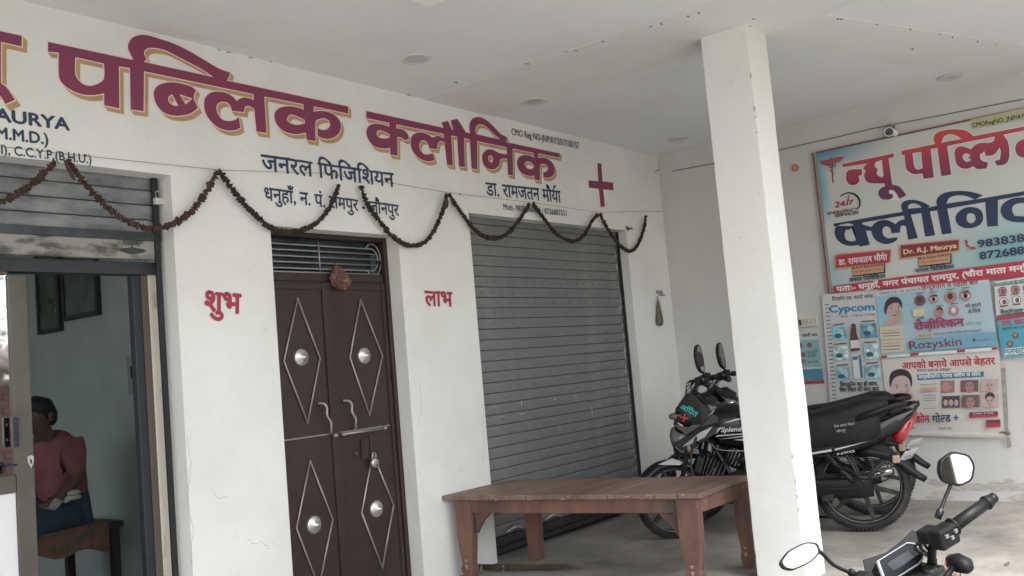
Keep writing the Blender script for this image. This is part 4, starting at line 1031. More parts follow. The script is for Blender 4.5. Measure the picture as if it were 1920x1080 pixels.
outlined([(555,510),(945,430),(943,460),(905,468),(932,665),(985,680),(1038,742),(1015,757),(985,770),(955,720),(925,703),(905,712),(912,732),(938,738),(935,765),(900,777),(855,772),(830,742),(838,700),(880,675),(872,655),(800,655),(745,645),(722,600),(735,560),(715,545),(735,515),(770,502),(700,512),(560,535)], bred, 'title_letter', holes=[[(805,497),(855,480),(868,600),(850,612),(830,600),(812,585),(820,550),(800,530)]])
outlined([(585,590),(600,560),(640,550),(705,548),(706,588),(680,600),(685,640),(655,665),(615,665),(590,640)], bred, 'title_letter')
outlined([(1000,412),(1255,360),(1242,330),(1255,287),(1310,260),(1400,250),(1470,256),(1520,282),(1540,302),(1960,222),(1960,252),(1765,290),(1800,345),(1812,430),(1800,490),(1770,515),(1715,522),(1700,488),(1740,475),(1747,420),(1738,385),(1695,440),(1632,450),(1625,415),(1590,440),(1600,480),(1652,500),(1640,543),(1570,548),(1540,530),(1500,545),(1450,540),(1415,510),(1403,460),(1400,420),(1420,385),(1470,380),(1520,400),(1560,365),(1600,352),(1650,352),(1690,340),(1700,304),(1345,375),(1375,590),(1300,602),(1270,388),(1220,398),(1245,612),(1168,622),(1160,582),(1100,586),(1060,570),(1035,540),(1025,440),(1003,445)], bred, 'title_letter',
   holes=[[(1085,430),(1150,418),(1160,540),(1130,552),(1105,540),(1095,510)], [(1300,350),(1325,302),(1370,287),(1420,300),(1450,322)], [(1462,442),(1490,430),(1520,445),(1500,462),(1525,480),(1490,495),(1465,475)]])
outlined([(1855,400),(1875,345),(1960,310),(1990,420),(1960,470),(1880,450)], bred, 'title_letter')
# navy word
F2([(492,958),(1010,868),(1000,830),(1005,805),(1040,783),(1100,780),(1160,795),(1218,826),(1195,838),(1270,822),(1263,795),(1277,758),(1330,725),(1420,712),(1520,718),(1615,745),(1555,776),(1960,708),(1960,738),(1725,780),(1725,975),(1645,980),(1630,795),(1345,845),(1380,1028),(1305,1038),(1270,858),(1215,866),(1255,1045),(1180,1055),(1150,878),(1072,890),(1125,1065),(1052,1078),(1028,935),(1020,896),(705,950),(715,965),(795,985),(790,1010),(735,1010),(765,1115),(690,1130),(680,1118),(625,1125),(560,1110),(515,1070),(500,1010),(520,975),(600,955),(640,962),(620,998),(585,1005),(575,1040),(590,1080),(640,1090),(662,1080),(640,975),(495,978)], pnavy, 'title_letter',
    holes=[[(1050,845),(1060,815),(1100,806),(1140,822),(1152,838)], [(1338,808),(1360,765),(1420,745),(1490,752),(1550,776)]])
F2([(885,108),(868,102),(850,112),(846,162),(770,168),(764,130),(738,110),(710,116),(696,145),(705,185),(742,210),(790,205),(828,203),(815,228),(760,255),(700,256),(640,226),(610,178),(603,130),(625,90),(670,62),(730,56),(780,76),(806,92),(832,68),(868,54),(906,50),(915,108)], pnavy, 'title_letter', zc)
F2([(1430,870),(1480,838),(1550,835),(1600,860),(1615,920),(1590,965),(1530,990),(1460,985),(1415,950),(1408,905)], pnavy, 'title_letter', holes=[[(1500,885),(1530,880),(1555,900),(1555,935),(1530,955),(1500,945),(1490,910)]])
F2([(1745,850),(1780,795),(1850,765),(1960,760),(1960,800),(1860,810),(1830,850),(1850,900),(1960,905),(1960,945),(1850,945),(1770,915)], pnavy, 'title_letter')
F2([(1515,180),(1990,75),(1990,165),(1530,250)], pyel, 'yellow_patch')
tx(pb, 'CMORegNO. JNP/AY', (1823.8,239.5), (1922,221), 8.5, pblk, 'registration_lettering', ban, .02)
# caduceus and 24/7 mark
F2([(385,490),(440,480),(472,470),(478,452),(488,470),(520,460),(575,452),(545,490),(500,505),(482,500),(450,525),(405,512)], mat('printed red brown', (.38,.07,.08), .45), 'wing_print')
F2([(476,500),(488,500),(490,600),(496,660),(484,650),(480,600)], MATS['printed red brown'], 'staff_print')
for (x, y, r) in ((468,525,14),(496,522,14),(474,560,10),(490,585,9)):
    F2([(x+r*math.cos(t*PI/7), y+r*math.sin(t*PI/7)) for t in range(14)], pnavy if y < 540 else MATS['printed red brown'], 'snake_print', holes=[[(x+r*.6*math.cos(t*PI/7), y+r*.6*math.sin(t*PI/7)) for t in range(14)]])
ar = [(612+86*math.cos(R_(a_)), 800+78*math.sin(R_(a_))) for a_ in range(-145, 42, 8)]; ai = [(612+(68+9*abs(a_+50)/95)*math.cos(R_(a_)), 800+(64+9*abs(a_+50)/95)*math.sin(R_(a_))) for a_ in range(41, -146, -8)]
F2(ar+ai, pblk, 'clock_print')
for a_ in (-130,-110,-90,-70,-50,-30,-10,10): F2([(612+58*math.cos(R_(a_-1.5)),800+54*math.sin(R_(a_-1.5))),(612+58*math.cos(R_(a_+1.5)),800+54*math.sin(R_(a_+1.5))),(612+48*math.cos(R_(a_)),800+44*math.sin(R_(a_)))], pblk, 'clock_print')
F2([(606,745),(612,745),(600,822),(590,822)], pblk, 'clock_print')
tx(pb, '24', zb(505,838), zb(578,826), 11, pred, 'clock_lettering', ban, .03, .2); tx(pb, '7', zb(610,818), zb(642,812), 9, pred, 'clock_lettering', ban, .03, .2)
tx(pb, 'EMERGENCY', zb(450,893), zb(676,858), 5.5, pmar, 'clock_lettering', ban, .03, .2); tx(pb, 'SERVICES', zb(505,910), zb(682,884), 5.5, pnavy, 'clock_lettering', ban, .03, .2)
# name ribbons
F2([(300,355),(320,345),(768,306),(772,320),(762,412),(745,418),(306,466)], pora, 'ribbon_edge', zc, .004)
F2([(305,360),(325,352),(768,310),(760,408),(745,414),(306,462)], pred, 'ribbon', zc)
F2([(845,268),(1345,220),(1347,310),(1325,320),(850,384)], pora, 'ribbon_edge', zc, .004); F2([(852,272),(1343,224),(1340,308),(1322,314),(855,378)], pmar, 'ribbon', zc)
tx(pb, 'डा. रामजतन मौयŘा', zc(332,438), zc(742,392), 10, pwht, 'ribbon_lettering', ban, .03); tx(pb, 'Dr. R.J. Maurya', zc(880,346), zc(1325,290), 9, mat('printed pale yellow', (.68,.60,.30), .45), 'ribbon_lettering', ban, .03)
for dx, dy in ((0,0),(560,-80)):
    F2([(450+dx,450+dy),(718+dx,422+dy),(720+dx,500+dy),(452+dx,530+dy)], pblk, 'box_shadow_print', zc, .003); F2([(450+dx,446+dy),(712+dx,420+dy),(712+dx,494+dy),(450+dx,524+dy)], pora, 'cream_box_print', zc)
    tx(pb, 'B.A.M.S(A.M.M.D)', zc(455+dx,470+dy), zc(705+dx,442+dy), 4.5, pblk, 'degree_lettering', ban, .03); tx(pb, '(MD)(GUJARAT)DMIU', zc(460+dx,505+dy), zc(700+dx,478+dy), 4.2, pmar, 'degree_lettering', ban)
tx(pb, 'जनरल फिजिशियन', zc(425,580), zc(728,545), 7, pnavy, 'speciality_lettering', ban, .03); tx(pb, 'जनरल फिजिशियन', zc(980,502), zc(1306,464), 7, pnavy, 'speciality_lettering', ban, .03)
F2([(285,613),(1990,386),(1990,522),(292,672)], pred, 'red_strip', zc)
tx(pb, 'पताः- धनुहाँ, नगर पंचायत रामपुर, (चौरा माता मन्दिर', zc(316,662), zc(2010,470), 9, pwht, 'address_lettering', ban, .035)
F2([(1392,228),(1415,222),(1422,250),(1412,258),(1440,285),(1465,282),(1492,290),(1485,303),(1450,305),(1410,280)], pred, 'phone_symbol', zc)
tx(pb, '983838', zc(1510,290), zc(1900,236), 14.5, pnavy, 'phone_lettering', ban, .025); tx(pb, '872688', zc(1525,390), zc(1900,340), 14.5, pnavy, 'phone_lettering', ban, .025)

# paper posters
WP = lambda x, y: .0022*math.sin(x*7.1+y*3)+.0016*math.sin(y*8.3-x*2.1)
sheet = mat('poster paper white', (.60,.61,.60), .5, c2=(.52,.54,.54), scale=3, bump=.12, bscale=6); sheetb = mat('poster print pale blue', (.30,.46,.54), .45, c2=(.48,.56,.60), scale=1.8, bump=.12, bscale=5, contrast=(.3,.65))
sheetc = mat('poster print cream', (.64,.60,.56), .5, c2=(.55,.52,.48), scale=2.5, bump=.15, bscale=6)
def poster(name, label, pts, m, x, cat='poster'):
    pl_ = mkplane(x, WP); pl_.h = 0; cpt = on(0, x, *pts[0])
    t = thing(name, label, cat, cpt)
    flat(pl_, pts, m, 'paper', t, sub=True); return t, pl_
def face(pl_, par, cx, cy, w, h_, hair=True, tone=(.42,.27,.24)):
    sk = mat('printed skin %s' % (tone,), tone, .5); hr = mat('printed hair', (.045,.03,.045), .5)
    if hair:
        ell(pl_, (cx, cy-h_*.25), w*.475, h_*.34, hr, 'portrait_hair', par, skew=-w*.05)
    flat(pl_, [(cx+w*.43*math.sin(t*PI/12)*(1 if math.cos(t*PI/12) > 0 else 1-.22*abs(math.cos(t*PI/12))**2), cy+h_*.06-h_*.44*math.cos(t*PI/12)*(.82 if math.cos(t*PI/12) > 0 else 1)) for t in range(24)], sk, 'portrait_face', par)
    for sg in (-1, 1):
        ell(pl_, (cx+sg*w*.20, cy-h_*.0), w*.09, h_*.035, hr, 'portrait_eye', par, n=10); flat(pl_, [(cx+sg*w*.09,cy-h_*.08),(cx+sg*w*.32,cy-h_*.10),(cx+sg*w*.30,cy-h_*.065)], hr, 'portrait_brow', par)
    flat(pl_, [(cx-w*.03,cy+.02*h_),(cx+w*.03,cy+.02*h_),(cx+w*.06,cy+h_*.17),(cx-w*.06,cy+h_*.17)], mat('printed skin shade', (.34,.20,.18), .5), 'portrait_nose', par)
    ell(pl_, (cx, cy+h_*.28), w*.15, h_*.035, mat('printed lips', (.35,.10,.10), .5), 'portrait_mouth', par, n=10)
def portrait(pl_, par, cv, tone, hair, fc, eyes, er, mouth, nose):
    sk = mat('printed skin %s' % (tone,), tone, .5); hr = mat('printed hair', (.045,.03,.045), .5); sh_ = mat('printed skin shade %s' % (tone,), tuple(c*.72 for c in tone), .5)
    S_ = lambda P: [cv(*q) for q in soften(P)]
    flat(pl_, S_(fc), sk, 'portrait_face', par); flat(pl_, S_(hair), hr, 'portrait_hair', par)
    cx = mouth[0]
    flat(pl_, S_([(cx+er*1.6,nose[1]-er),(cx+er*2.6,nose[1]-er*2),(cx+er*2.9,nose[1]),(cx+er*1.8,nose[1]+er*2.0),(cx+er*1.0,nose[1]+er*2.6)]), sh_, 'portrait_cheek', par)
    for (x, y) in eyes:
        flat(pl_, S_([(x-er,y+1),(x-er*.3,y-er*.42),(x+er*.5,y-er*.35),(x+er,y),(x+er*.3,y+er*.32),(x-er*.4,y+er*.34)]), pwht, 'portrait_eye', par); ell(pl_, cv(x+er*.05,y), er*.34/4.4, er*.34/4.4, hr, 'portrait_iris', par, n=10)
        flat(pl_, [cv(x-er,y+1), cv(x-er*.3,y-er*.52), cv(x+er*.5,y-er*.45), cv(x+er*1.1,y), cv(x+er*.5,y-er*.28), cv(x-er*.3,y-er*.32)], hr, 'portrait_lash', par)
        flat(pl_, [cv(x-er*1.2,y-er*.9), cv(x,y-er*1.35), cv(x+er*1.3,y-er*1.0), cv(x,y-er*1.08)], hr, 'portrait_brow', par)
    flat(pl_, S_([(nose[0]-er*.15,nose[1]-er*1.2),(nose[0]+er*.35,nose[1]-er*.2),(nose[0]+er*.5,nose[1]+er*.35),(nose[0]-er*.4,nose[1]+er*.4),(nose[0]-er*.1,nose[1]+er*.1)]), sh_, 'portrait_nose', par)
    x, y = mouth; flat(pl_, S_([(x-er*1.1,y),(x-er*.3,y-er*.42),(x,y-er*.3),(x+er*.3,y-er*.42),(x+er*1.1,y-2),(x+er*.4,y+er*.45),(x-er*.4,y+er*.45)]), mat('printed lips', (.35,.10,.10), .5), 'portrait_mouth', par)
# left small poster, half behind the pillar
p4, q4 = poster('medicine_poster', 'small cyan skin cream poster half hidden by the pillar', [(1462,617),(1537,612),(1546,720),(1470,724)], sheet, XB-.004)
cy_ = mat('printed cyan green', (.24,.42,.42), .5)
flat(q4, [(1470,640),(1535,636),(1541,688),(1472,690)], cy_, 'cyan_panel', p4); flat(q4, [(1472,694),(1542,691),(1545,717),(1474,720)], mat('printed sea blue', (.08,.24,.33), .5), 'blue_panel', p4); flat(q4, [(1474,716),(1545.3,713),(1545.6,719),(1474,722)], pred, 'red_strip', p4)
tx(q4, 'पहली बार', (1503,632), (1533,630), 5, pblk, 'poster_lettering', p4, .02)
for x, y in ((1518,647),(1506,665),(1500,648)): ell(q4, (x,y), 5, 5, mat('printed brown skin', (.20,.11,.09), .5), 'round_photo', p4)
tx(q4, 'को हटाने', (1514,664), (1533,661), 4.5, pblk, 'poster_lettering', p4); tx(q4, 'के लिये', (1515,671), (1531,669), 4.5, pblk, 'poster_lettering', p4); tx(q4, 'रोज़ीस~किन', (1484,683), (1512,681), 7, pred, 'poster_lettering', p4, .03)
tx(q4, 'क~रीम व साबुन', (1515,681), (1535,679), 3, pblk, 'poster_lettering', p4)
# Cypcom poster
p1, q1_ = poster('medicine_poster', 'white medicine poster headed in blue with a grid of product photos and edge ticks', [(1540,553),(1648,541),(1664,790),(1558,775)], sheet, XB-.0285)
tx(q1_, 'सिप्कॉम एक, फायदे अनेक', zc(270,738), zc(618,712), 6, pblk, 'poster_lettering', p1, .02)
tx(q1_, 'Cypcom', zc(250,838), zc(628,815), 13.5, mat('printed bright blue', (.03,.22,.40), .45), 'brand_lettering', p1, .04)
tx(q1_, 'Syrup / -A Syrup / Drops', zc(345,878), zc(632,858), 4.2, pblk, 'poster_lettering', p1, .01)
for i in range(26):
    x = 1546.5+i*.62; y = 571+i*7.3
    flat(q1_, [(x,y),(x+8,y-.7),(x+8,y+.7),(x,y+1.2)], pblk, 'edge_tick', p1)
cells = [((350,60),(455,50),(475,155),(365,160)),((580,30),(705,25),(722,140),(590,142)),((360,215),(475,208),(485,320),(370,322)),((605,200),(722,195),(735,312),(615,315)),((380,385),(488,380),(495,482),(390,486)),((618,368),(735,362),(748,470),(628,475))]
cc_ = [(.10,.30,.38),(.07,.19,.23),(.34,.44,.45),(.32,.44,.48),(.16,.30,.35),(.20,.34,.38)]
for cc2, q in zip(cc_, cells):
    flat(q1_, [z4(*a_) for a_ in q], mat('printed photo %s' % (cc2,), cc2, .5, c2=tuple(min(1, c*2.2) for c in cc2), scale=22, contrast=(.42,.58)), 'product_photo', p1)
    mx_, my_ = sum(a_[0] for a_ in q)/4, sum(a_[1] for a_ in q)/4; cpx = z4(mx_, my_)
    ell(q1_, (cpx[0]+2, cpx[1]-2), 6, 7, mat('printed photo light', (.42,.52,.54), .5), 'photo_motif', p1, 12); ell(q1_, (cpx[0]-3, cpx[1]+5), 7, 4.5, mat('printed photo deep', (.04,.12,.16), .5), 'photo_motif', p1, 12)
    flat(q1_, [z4(q[0][0]+8,q[0][1]-22), z4(q[1][0]-8,q[1][1]-24), z4(q[1][0]-8,q[1][1]-16), z4(q[0][0]+8,q[0][1]-14)], pblk, 'caption_line', p1)
flat(q1_, [z4(*a_) for a_ in ((508,40),(515,28),(535,27),(545,40),(552,110),(572,165),(578,245),(505,255),(497,190),(500,130))], mat('printed bottle brown', (.12,.05,.06), .4), 'bottle_photo', p1)
flat(q1_, [z4(*a_) for a_ in ((500,165),(572,160),(576,225),(505,230))], pwht, 'bottle_label', p1)
flat(q1_, [z4(*a_) for a_ in ((515,285),(568,280),(582,470),(530,475))], pwht, 'carton_photo', p1); flat(q1_, [z4(*a_) for a_ in ((566,280),(584,284),(600,460),(582,470))], mat('printed blue carton', (.05,.15,.27), .5), 'carton_photo', p1); flat(q1_, [z4(*a_) for a_ in ((518,295),(560,290),(562,320),(522,325))], pteal, 'carton_photo', p1)
tx(q1_, 'सिप्कॉम का हो साथ,', z4(418,538), z4(725,530), 7, pblk, 'poster_lettering', p1, .03); tx(q1_, 'फिर चिंता की क~या बात', z4(415,582), z4(735,572), 7, pblk, 'poster_lettering', p1, .03)
flat(q1_, [z4(*a_) for a_ in ((530,640),(560,605),(565,640),(600,650),(560,665),(525,668))], pblk, 'runner_mark', p1); ell(q1_, z4(695,625), 8.5, 7, pteal, 'round_seal', p1); ell(q1_, z4(695,625), 6, 4.5, sheet, 'round_seal', p1); ell(q1_, z4(695,622), 3, 3, pteal, 'round_seal', p1)
# Rozyskin poster
p2_, q2_ = poster('medicine_poster', 'pale blue skin cream poster with smiling woman and maroon Hindi title', [(1641,546),(1854,518.5),(1872,657),(1653,672)], sheetb, XB-.034)
flat(q2_, [(1641.5,547),(1853.5,519.5),(1854,528),(1642,556)], mat('printed grey white', (.55,.56,.56), .5), 'header_strip', p2_, sub=True)
tx(q2_, 'हिन~दुस~तान में पहली बार', zc(1022,648), zc(1505,598), 7, pmar, 'poster_lettering', p2_, .02); tx(q2_, 'परेशान न हों, अब आ गया है', zc(672,688), zc(1012,650), 4, pblk, 'poster_lettering', p2_)
flat(q2_, [zc(*a_) for a_ in ((655,715),(862,690),(885,935),(672,960))], mat('printed light cyan', (.25,.50,.58), .5), 'portrait_ground', p2_, sub=True)
flat(q2_, [zc(*a_) for a_ in ((690,960),(700,925),(760,890),(800,880),(850,890),(880,930))], mat('printed skin pale', (.50,.36,.32), .5), 'portrait_shoulder', p2_)
portrait(q2_, p2_, zc, (.50,.36,.33), [(712,830),(716,770),(742,722),(790,703),(835,714),(860,752),(864,805),(850,785),(828,757),(790,757),(752,780),(735,815),(728,860)], [(728,850),(737,812),(754,780),(790,755),(830,757),(852,785),(862,825),(854,862),(832,888),(800,895),(765,888),(742,872)], [(770,808),(832,800)], 15, (800,860), (806,828))
flat(q2_, [zc(*a_) for a_ in ((790,900),(835,850),(870,845),(860,870),(830,925),(800,940))], mat('printed skin hand', (.47,.32,.28), .5), 'portrait_hand', p2_)
flat(q2_, [z4(*a_) for a_ in ((735,62),(915,48),(918,150),(742,160))], mat('printed pack cream', (.60,.53,.38), .5), 'pack_photo', p2_); flat(q2_, [z4(*a_) for a_ in ((745,168),(925,155),(930,255),(750,268))], mat('printed pack cream 2', (.58,.54,.42), .5), 'pack_photo', p2_)
for i, y in enumerate((78,100,122,182,205,232)):
    flat(q2_, [z4(760,y+6), z4(900,y-2), z4(900,y+4), z4(760,y+12)], (pora, pmar, pteal)[i % 3], 'pack_line', p2_)
skb = mat('printed eye photo', (.16,.09,.09), .5); skl = mat('printed skin photo', (.42,.22,.20), .5)
for (x, y, r, m1, m2) in ((1015,735,47,skb,(.05,)),(1130,720,40,skl,0),(1275,705,50,skl,0),(1400,690,48,skl,0),(1180,835,40,skl,0),(1305,820,43,skl,0)):
    cx, cy = zc(x, y); ell(q2_, (cx,cy), r/4.5, r/4.5, m1, 'round_photo', p2_)
    if x in (1130,1400): ell(q2_, (cx,cy+1), r/6.5, r/11, pwht, 'eye_print', p2_, 12); ell(q2_, (cx,cy+1), r/11, r/11, pblk, 'eye_print', p2_, 12); flat(q2_, [(cx-7,cy-5),(cx+6,cy-8),(cx+7,cy-5.5),(cx-6,cy-3.5)], pblk, 'brow_print', p2_)
    elif x == 1180: face(q2_, p2_, cx, cy, 12, 18, tone=(.40,.24,.21))
    else: ell(q2_, (cx-1,cy-1), r/10, r/8, mat('printed dark spot', (.08,.04,.04), .5) if x != 1305 else pwht, 'spot_print', p2_, 12)
    flat(q2_, [(cx-7,cy-r/4.5-3.2),(cx+8,cy-r/4.5-4.6),(cx+8,cy-r/4.5-3.6),(cx-7,cy-r/4.5-2)], pblk, 'caption_line', p2_)
flat(q2_, [zc(*a_) for a_ in ((955,812),(1055,796),(1062,860),(962,874))], mat('printed pack cream', (.60,.53,.38), .5), 'pack_photo', p2_); flat(q2_, [zc(*a_) for a_ in ((985,893),(1040,870),(1062,885),(1000,898))], pteal, 'swoosh_print', p2_)
tx(q2_, 'रोज़ीस~किन', zc(975,985), zc(1392,948), 13.5, mat('printed magenta red', (.32,.03,.10), .45), 'title_lettering', p2_, .035); tx(q2_, 'क~रीम व साबुन', zc(1408,945), zc(1540,935), 5, pteal, 'poster_lettering', p2_)
tx(q2_, 'को हटाने', zc(1400,797), zc(1535,785), 6, pblk, 'poster_lettering', p2_, .01); tx(q2_, 'के लिये', zc(1425,845), zc(1530,835), 6, pblk, 'poster_lettering', p2_, .01)
flat(q2_, [z4(*a_) for a_ in ((1035,122),(1168,108),(1170,138),(1038,150))], pyel, 'yellow_label', p2_); tx(q2_, 'कीमत मात्र', z4(1050,142), z4(1160,132), 4, pred, 'poster_lettering', p2_); tx(q2_, 'हमारे उत्पाद हर जगह के मेडिकल स्टोर पर उपलब्ध हैं', z4(1180,122), z4(1555,92), 3.8, pblk, 'poster_lettering', p2_)
flat(q2_, [z4(*a_) for a_ in ((980,160),(1680,96),(1690,205),(985,258))], mat('printed mid blue', (.16,.36,.46), .5), 'brand_panel', p2_, sub=True)
tx(q2_, 'Rozyskin', z4(985,236), z4(1402,202), 15, pmar, 'brand_lettering', p2_, .012)
flat(q2_, [z4(1490,150), z4(1512,148), z4(1512,172), z4(1492,174)], pmar, 'maker_mark', p2_); tx(q2_, 'PHARMACEUTICALS', z4(1520,172), z4(1635,162), 3.2, pmar, 'maker_lettering', p2_)
flat(q2_, [z4(*a_) for a_ in ((752,288),(1690,218),(1692,246),(754,310))], pwht, 'white_strip', p2_, sub=True)
for a_, c2_ in (((752,800),0),((985,1055),0),((1362,1430),0),((1645,1692),0)):
    f_ = lambda x: 288-(x-752)*.0746
    flat(q2_, [z4(a_[0],f_(a_[0])), z4(a_[1],f_(a_[1])), z4(a_[1],f_(a_[1])+20), z4(a_[0],f_(a_[0])+21)], pred, 'red_block', p2_)
# beauty poster
p3_, q3_ = poster('medicine_poster', 'cream poster with woman holding her face, red Hindi headline and small face photos', [(1653,673),(1873,657),(1894,822),(1668,815)], sheetc, XB-.0395)
# ragged lower edge
hgt = q3_.nxt(); m = MB(); pts_ = [(1668,812)]+[(1668+i*11.3, 815+random.uniform(-1.5,3.5)) for i in range(1, 20)]+[(1894,820)]
for i in range(len(pts_)-1):
    a_, c2_ = pts_[i], pts_[i+1]; w_ = P2(q3_, [(a_[0],a_[1]-6),(c2_[0],c2_[1]-6),c2_,a_]); m.add([q3_.pt(x,y,.001+(.004 if j > 1 else 0)) for j,(x,y) in enumerate(w_)], [(0,1,2,3)])
m.build('ragged_edge', sheetc, p3_)
m = MB(); w_ = [(1877,690),(1885,690),(1889,760),(1890,800),(1897,838),(1889,840),(1884,800),(1881,750)]; w_ = P2(q3_, w_); m.prism([q3_.pt(x,y,.003) for x,y in w_], (-.0012,0,0)); m.build('torn_strip', mat('torn grey paper', (.38,.37,.34), .8, var=.4, scale=20), p3_)
m = MB(); c = on(0, XB-.05, 1889, 812); m.sphere(c, (.006,.02,.012), 8, 6); m.sphere(c+Vector((0,.02,.006)), (.005,.03,.006), 8, 6); m.build('mud_spot', mat('dried mud', (.20,.15,.10), .9), p3_)
tx(q3_, 'आपको बनाये आपसे बेहतर', z4(917,398), z4(1668,358), 11.5, pred, 'headline_lettering', p3_, .035)
tx(q3_, 'हिमालया फार्मा की आविष्कार', z4(1035,420), z4(1308,410), 4, pblk, 'poster_lettering', p3_, .01)
flat(q3_, [z4(*a_) for a_ in ((1032,442),(1575,416),(1575,460),(1040,488))], mat('printed bar blue', (.05,.16,.30), .5), 'blue_bar', p3_); tx(q3_, 'आइबीकोन गोल~ड क~रीम व सोप', z4(1045,475), z4(1550,450), 6, pwht, 'poster_lettering', p3_, .03)
flat(q3_, [z4(*a_) for a_ in ((880,660),(945,660),(955,715),(930,735),(900,735),(875,710))], mat('printed neck shade', (.42,.29,.29), .5), 'portrait_neck', p3_)
portrait(q3_, p3_, z4, (.56,.43,.42), [(812,520),(813,460),(832,420),(878,399),(930,399),(970,420),(992,462),(997,525),(988,545),(976,492),(950,460),(905,450),(860,464),(835,495),(824,545)], [(823,535),(833,494),(860,462),(905,449),(950,458),(977,492),(989,535),(985,582),(965,632),(935,665),(914,673),(890,662),(850,625),(828,580)], [(870,546),(951,544)], 19, (914,636), (912,590))
for pt_ in (((815,600),(850,590),(870,660),(905,700),(880,735),(860,700),(830,660)),((1010,600),(985,590),(960,660),(920,705),(945,738),(985,700),(1020,650))):
    flat(q3_, [z4(*a_) for a_ in pt_], mat('printed skin hand 2', (.55,.38,.36), .5), 'portrait_hand', p3_)
for (x0,y0,x1,y1,kind) in ((1230,492,1340,590,0),(1390,488,1532,582,1),(1555,480,1692,578,2),(1243,615,1385,712,3),(1402,608,1540,708,1),(1555,602,1702,702,2)):
    q = [z4(x0,y0),z4(x1,y0-4),z4(x1,y1-4),z4(x0,y1)]; flat(q3_, q, mat('printed thumb %d' % kind, [(.30,.17,.15),(.16,.09,.09),(.48,.38,.36),(.10,.09,.11)][kind], .5), 'face_photo', p3_)
    cx, cy = (q[0][0]+q[2][0])/2, (q[0][1]+q[2][1])/2
    if kind in (1,2): face(q3_, p3_, cx, cy, 19, 26, hair=(kind == 2 and y0 > 600), tone=[(.36,.21,.19),(.48,.34,.31)][kind-1])
    elif kind == 0: ell(q3_, (cx-3,cy+1), 8, 9, mat('printed skin photo', (.42,.22,.20), .5), 'face_print', p3_); flat(q3_, [(cx+3,cy-4),(cx+9,cy+1),(cx+4,cy+4)], MATS['printed skin photo'], 'nose_print', p3_)
    else:
        for k_ in (-10,0,10): face(q3_, p3_, cx+k_, cy, 9, 15, tone=(.50,.40,.38))
for i, y in enumerate((520,548,580)): flat(q3_, [z4(1070,y), z4(1205,y-8), z4(1205,y-4 if i != 1 else y+14), z4(1070,y+5 if i != 1 else y+22)], (pteal, pora, pblk)[i] if i != 2 else pteal, 'panel_line', p3_)
for i, y in enumerate((610,632,650,715)): flat(q3_, [z4(1095,y), z4(1195,y-6), z4(1195,y-3), z4(1095,y+3)], pblk, 'panel_line', p3_)
tx(q3_, 'आइबीकोन', z4(862,838), z4(1150,824), 12.5, pred, 'brand_lettering', p3_, .03); tx(q3_, 'गोल~ड +', z4(1172,826), z4(1382,816), 12.5, mat('printed slate', (.03,.07,.10), .45), 'brand_lettering', p3_, .03)
tx(q3_, 'हिमालया फार्मा की', z4(872,768), z4(1028,758), 4, pblk, 'poster_lettering', p3_, .01)
flat(q3_, [z4(*a_) for a_ in ((1465,745),(1697,735),(1697,778),(1466,790))], mat('printed plum pack', (.13,.04,.07), .5), 'pack_photo', p3_); flat(q3_, [z4(1466,770), z4(1697,760), z4(1697,780), z4(1466,790)], pred, 'pack_stripe', p3_); flat(q3_, [z4(*a_) for a_ in ((1600,808),(1716,802),(1718,862),(1602,868))], MATS['printed plum pack'], 'pack_photo', p3_); flat(q3_, [z4(1602,835), z4(1716,828), z4(1718,862), z4(1602,868)], pred, 'pack_stripe', p3_)
tx(q3_, 'Cream & Soap', z4(1500,763), z4(1660,754), 4, pwht, 'pack_lettering', p3_); tx(q3_, 'वितरक', z4(985,880), z4(1030,878), 3.5, pblk, 'poster_lettering', p3_); tx(q3_, 'सम्पर्क सूत्र', z4(1215,884), z4(1330,878), 3.5, pblk, 'poster_lettering', p3_)
# right edge posters
p5_, q5_ = poster('medicine_poster', 'white syrup poster with green header and four round photos at right edge', [(1864,528),(1990,508),(1995,574),(1868,592)], sheet, XB-.036)
flat(q5_, [zc(*a_) for a_ in ((1640,592),(2000,540),(2000,575),(1645,618))], mat('printed green', (.04,.16,.09), .5), 'green_header', p5_); tx(q5_, 'आराम पाये पेट की समस्या से', zc(1655,612), zc(1990,568), 4, pwht, 'poster_lettering', p5_)
for (x, y) in ((1710,655),(1818,642),(1920,630),(1722,745),(1830,730),(1935,715)):
    ell(q5_, zc(x,y), 8.6, 8.2, pblk, 'round_photo', p5_); ell(q5_, zc(x,y), 7.6, 7.2, mat('printed skin photo', (.42,.22,.20), .5) if y < 690 else pwht, 'round_photo', p5_); ell(q5_, zc(x+5,y+3), 4, 5, skb, 'photo_motif', p5_, 12); flat(q5_, [zc(x-35,y+38), zc(x+35,y+31), zc(x+35,y+39), zc(x-35,y+47)], pmar, 'caption_line', p5_)
tx(q5_, 'Buclirose-', zc(1697,842), zc(1895,822), 7.5, mat('printed dark green', (.01,.09,.05), .5), 'brand_lettering', p5_, .03, .15); tx(q5_, 'पाचक टॉनिक', zc(1702,862), zc(1890,842), 3.5, pblk, 'poster_lettering', p5_)
p6_, q6_ = poster('medicine_poster', 'blue and cream poster below the white one at right edge', [(1868,597),(1995,578),(2003,655),(1880,672)], mat('poster print sea blue', (.08,.32,.42), .45, c2=(.45,.50,.42), scale=2.2, contrast=(.42,.5)), XB-.033)
flat(q6_, [(1868,596),(1995,577),(1995,583),(1868.5,602)], pred, 'red_header', p6_); tx(q6_, 'दाद, खाज', zc(1705,948), zc(1925,925), 8, pred, 'poster_lettering', p6_, .03); tx(q6_, 'खुजली और दाग से', zc(1708,985), zc(1925,968), 4, pblk, 'poster_lettering', p6_)
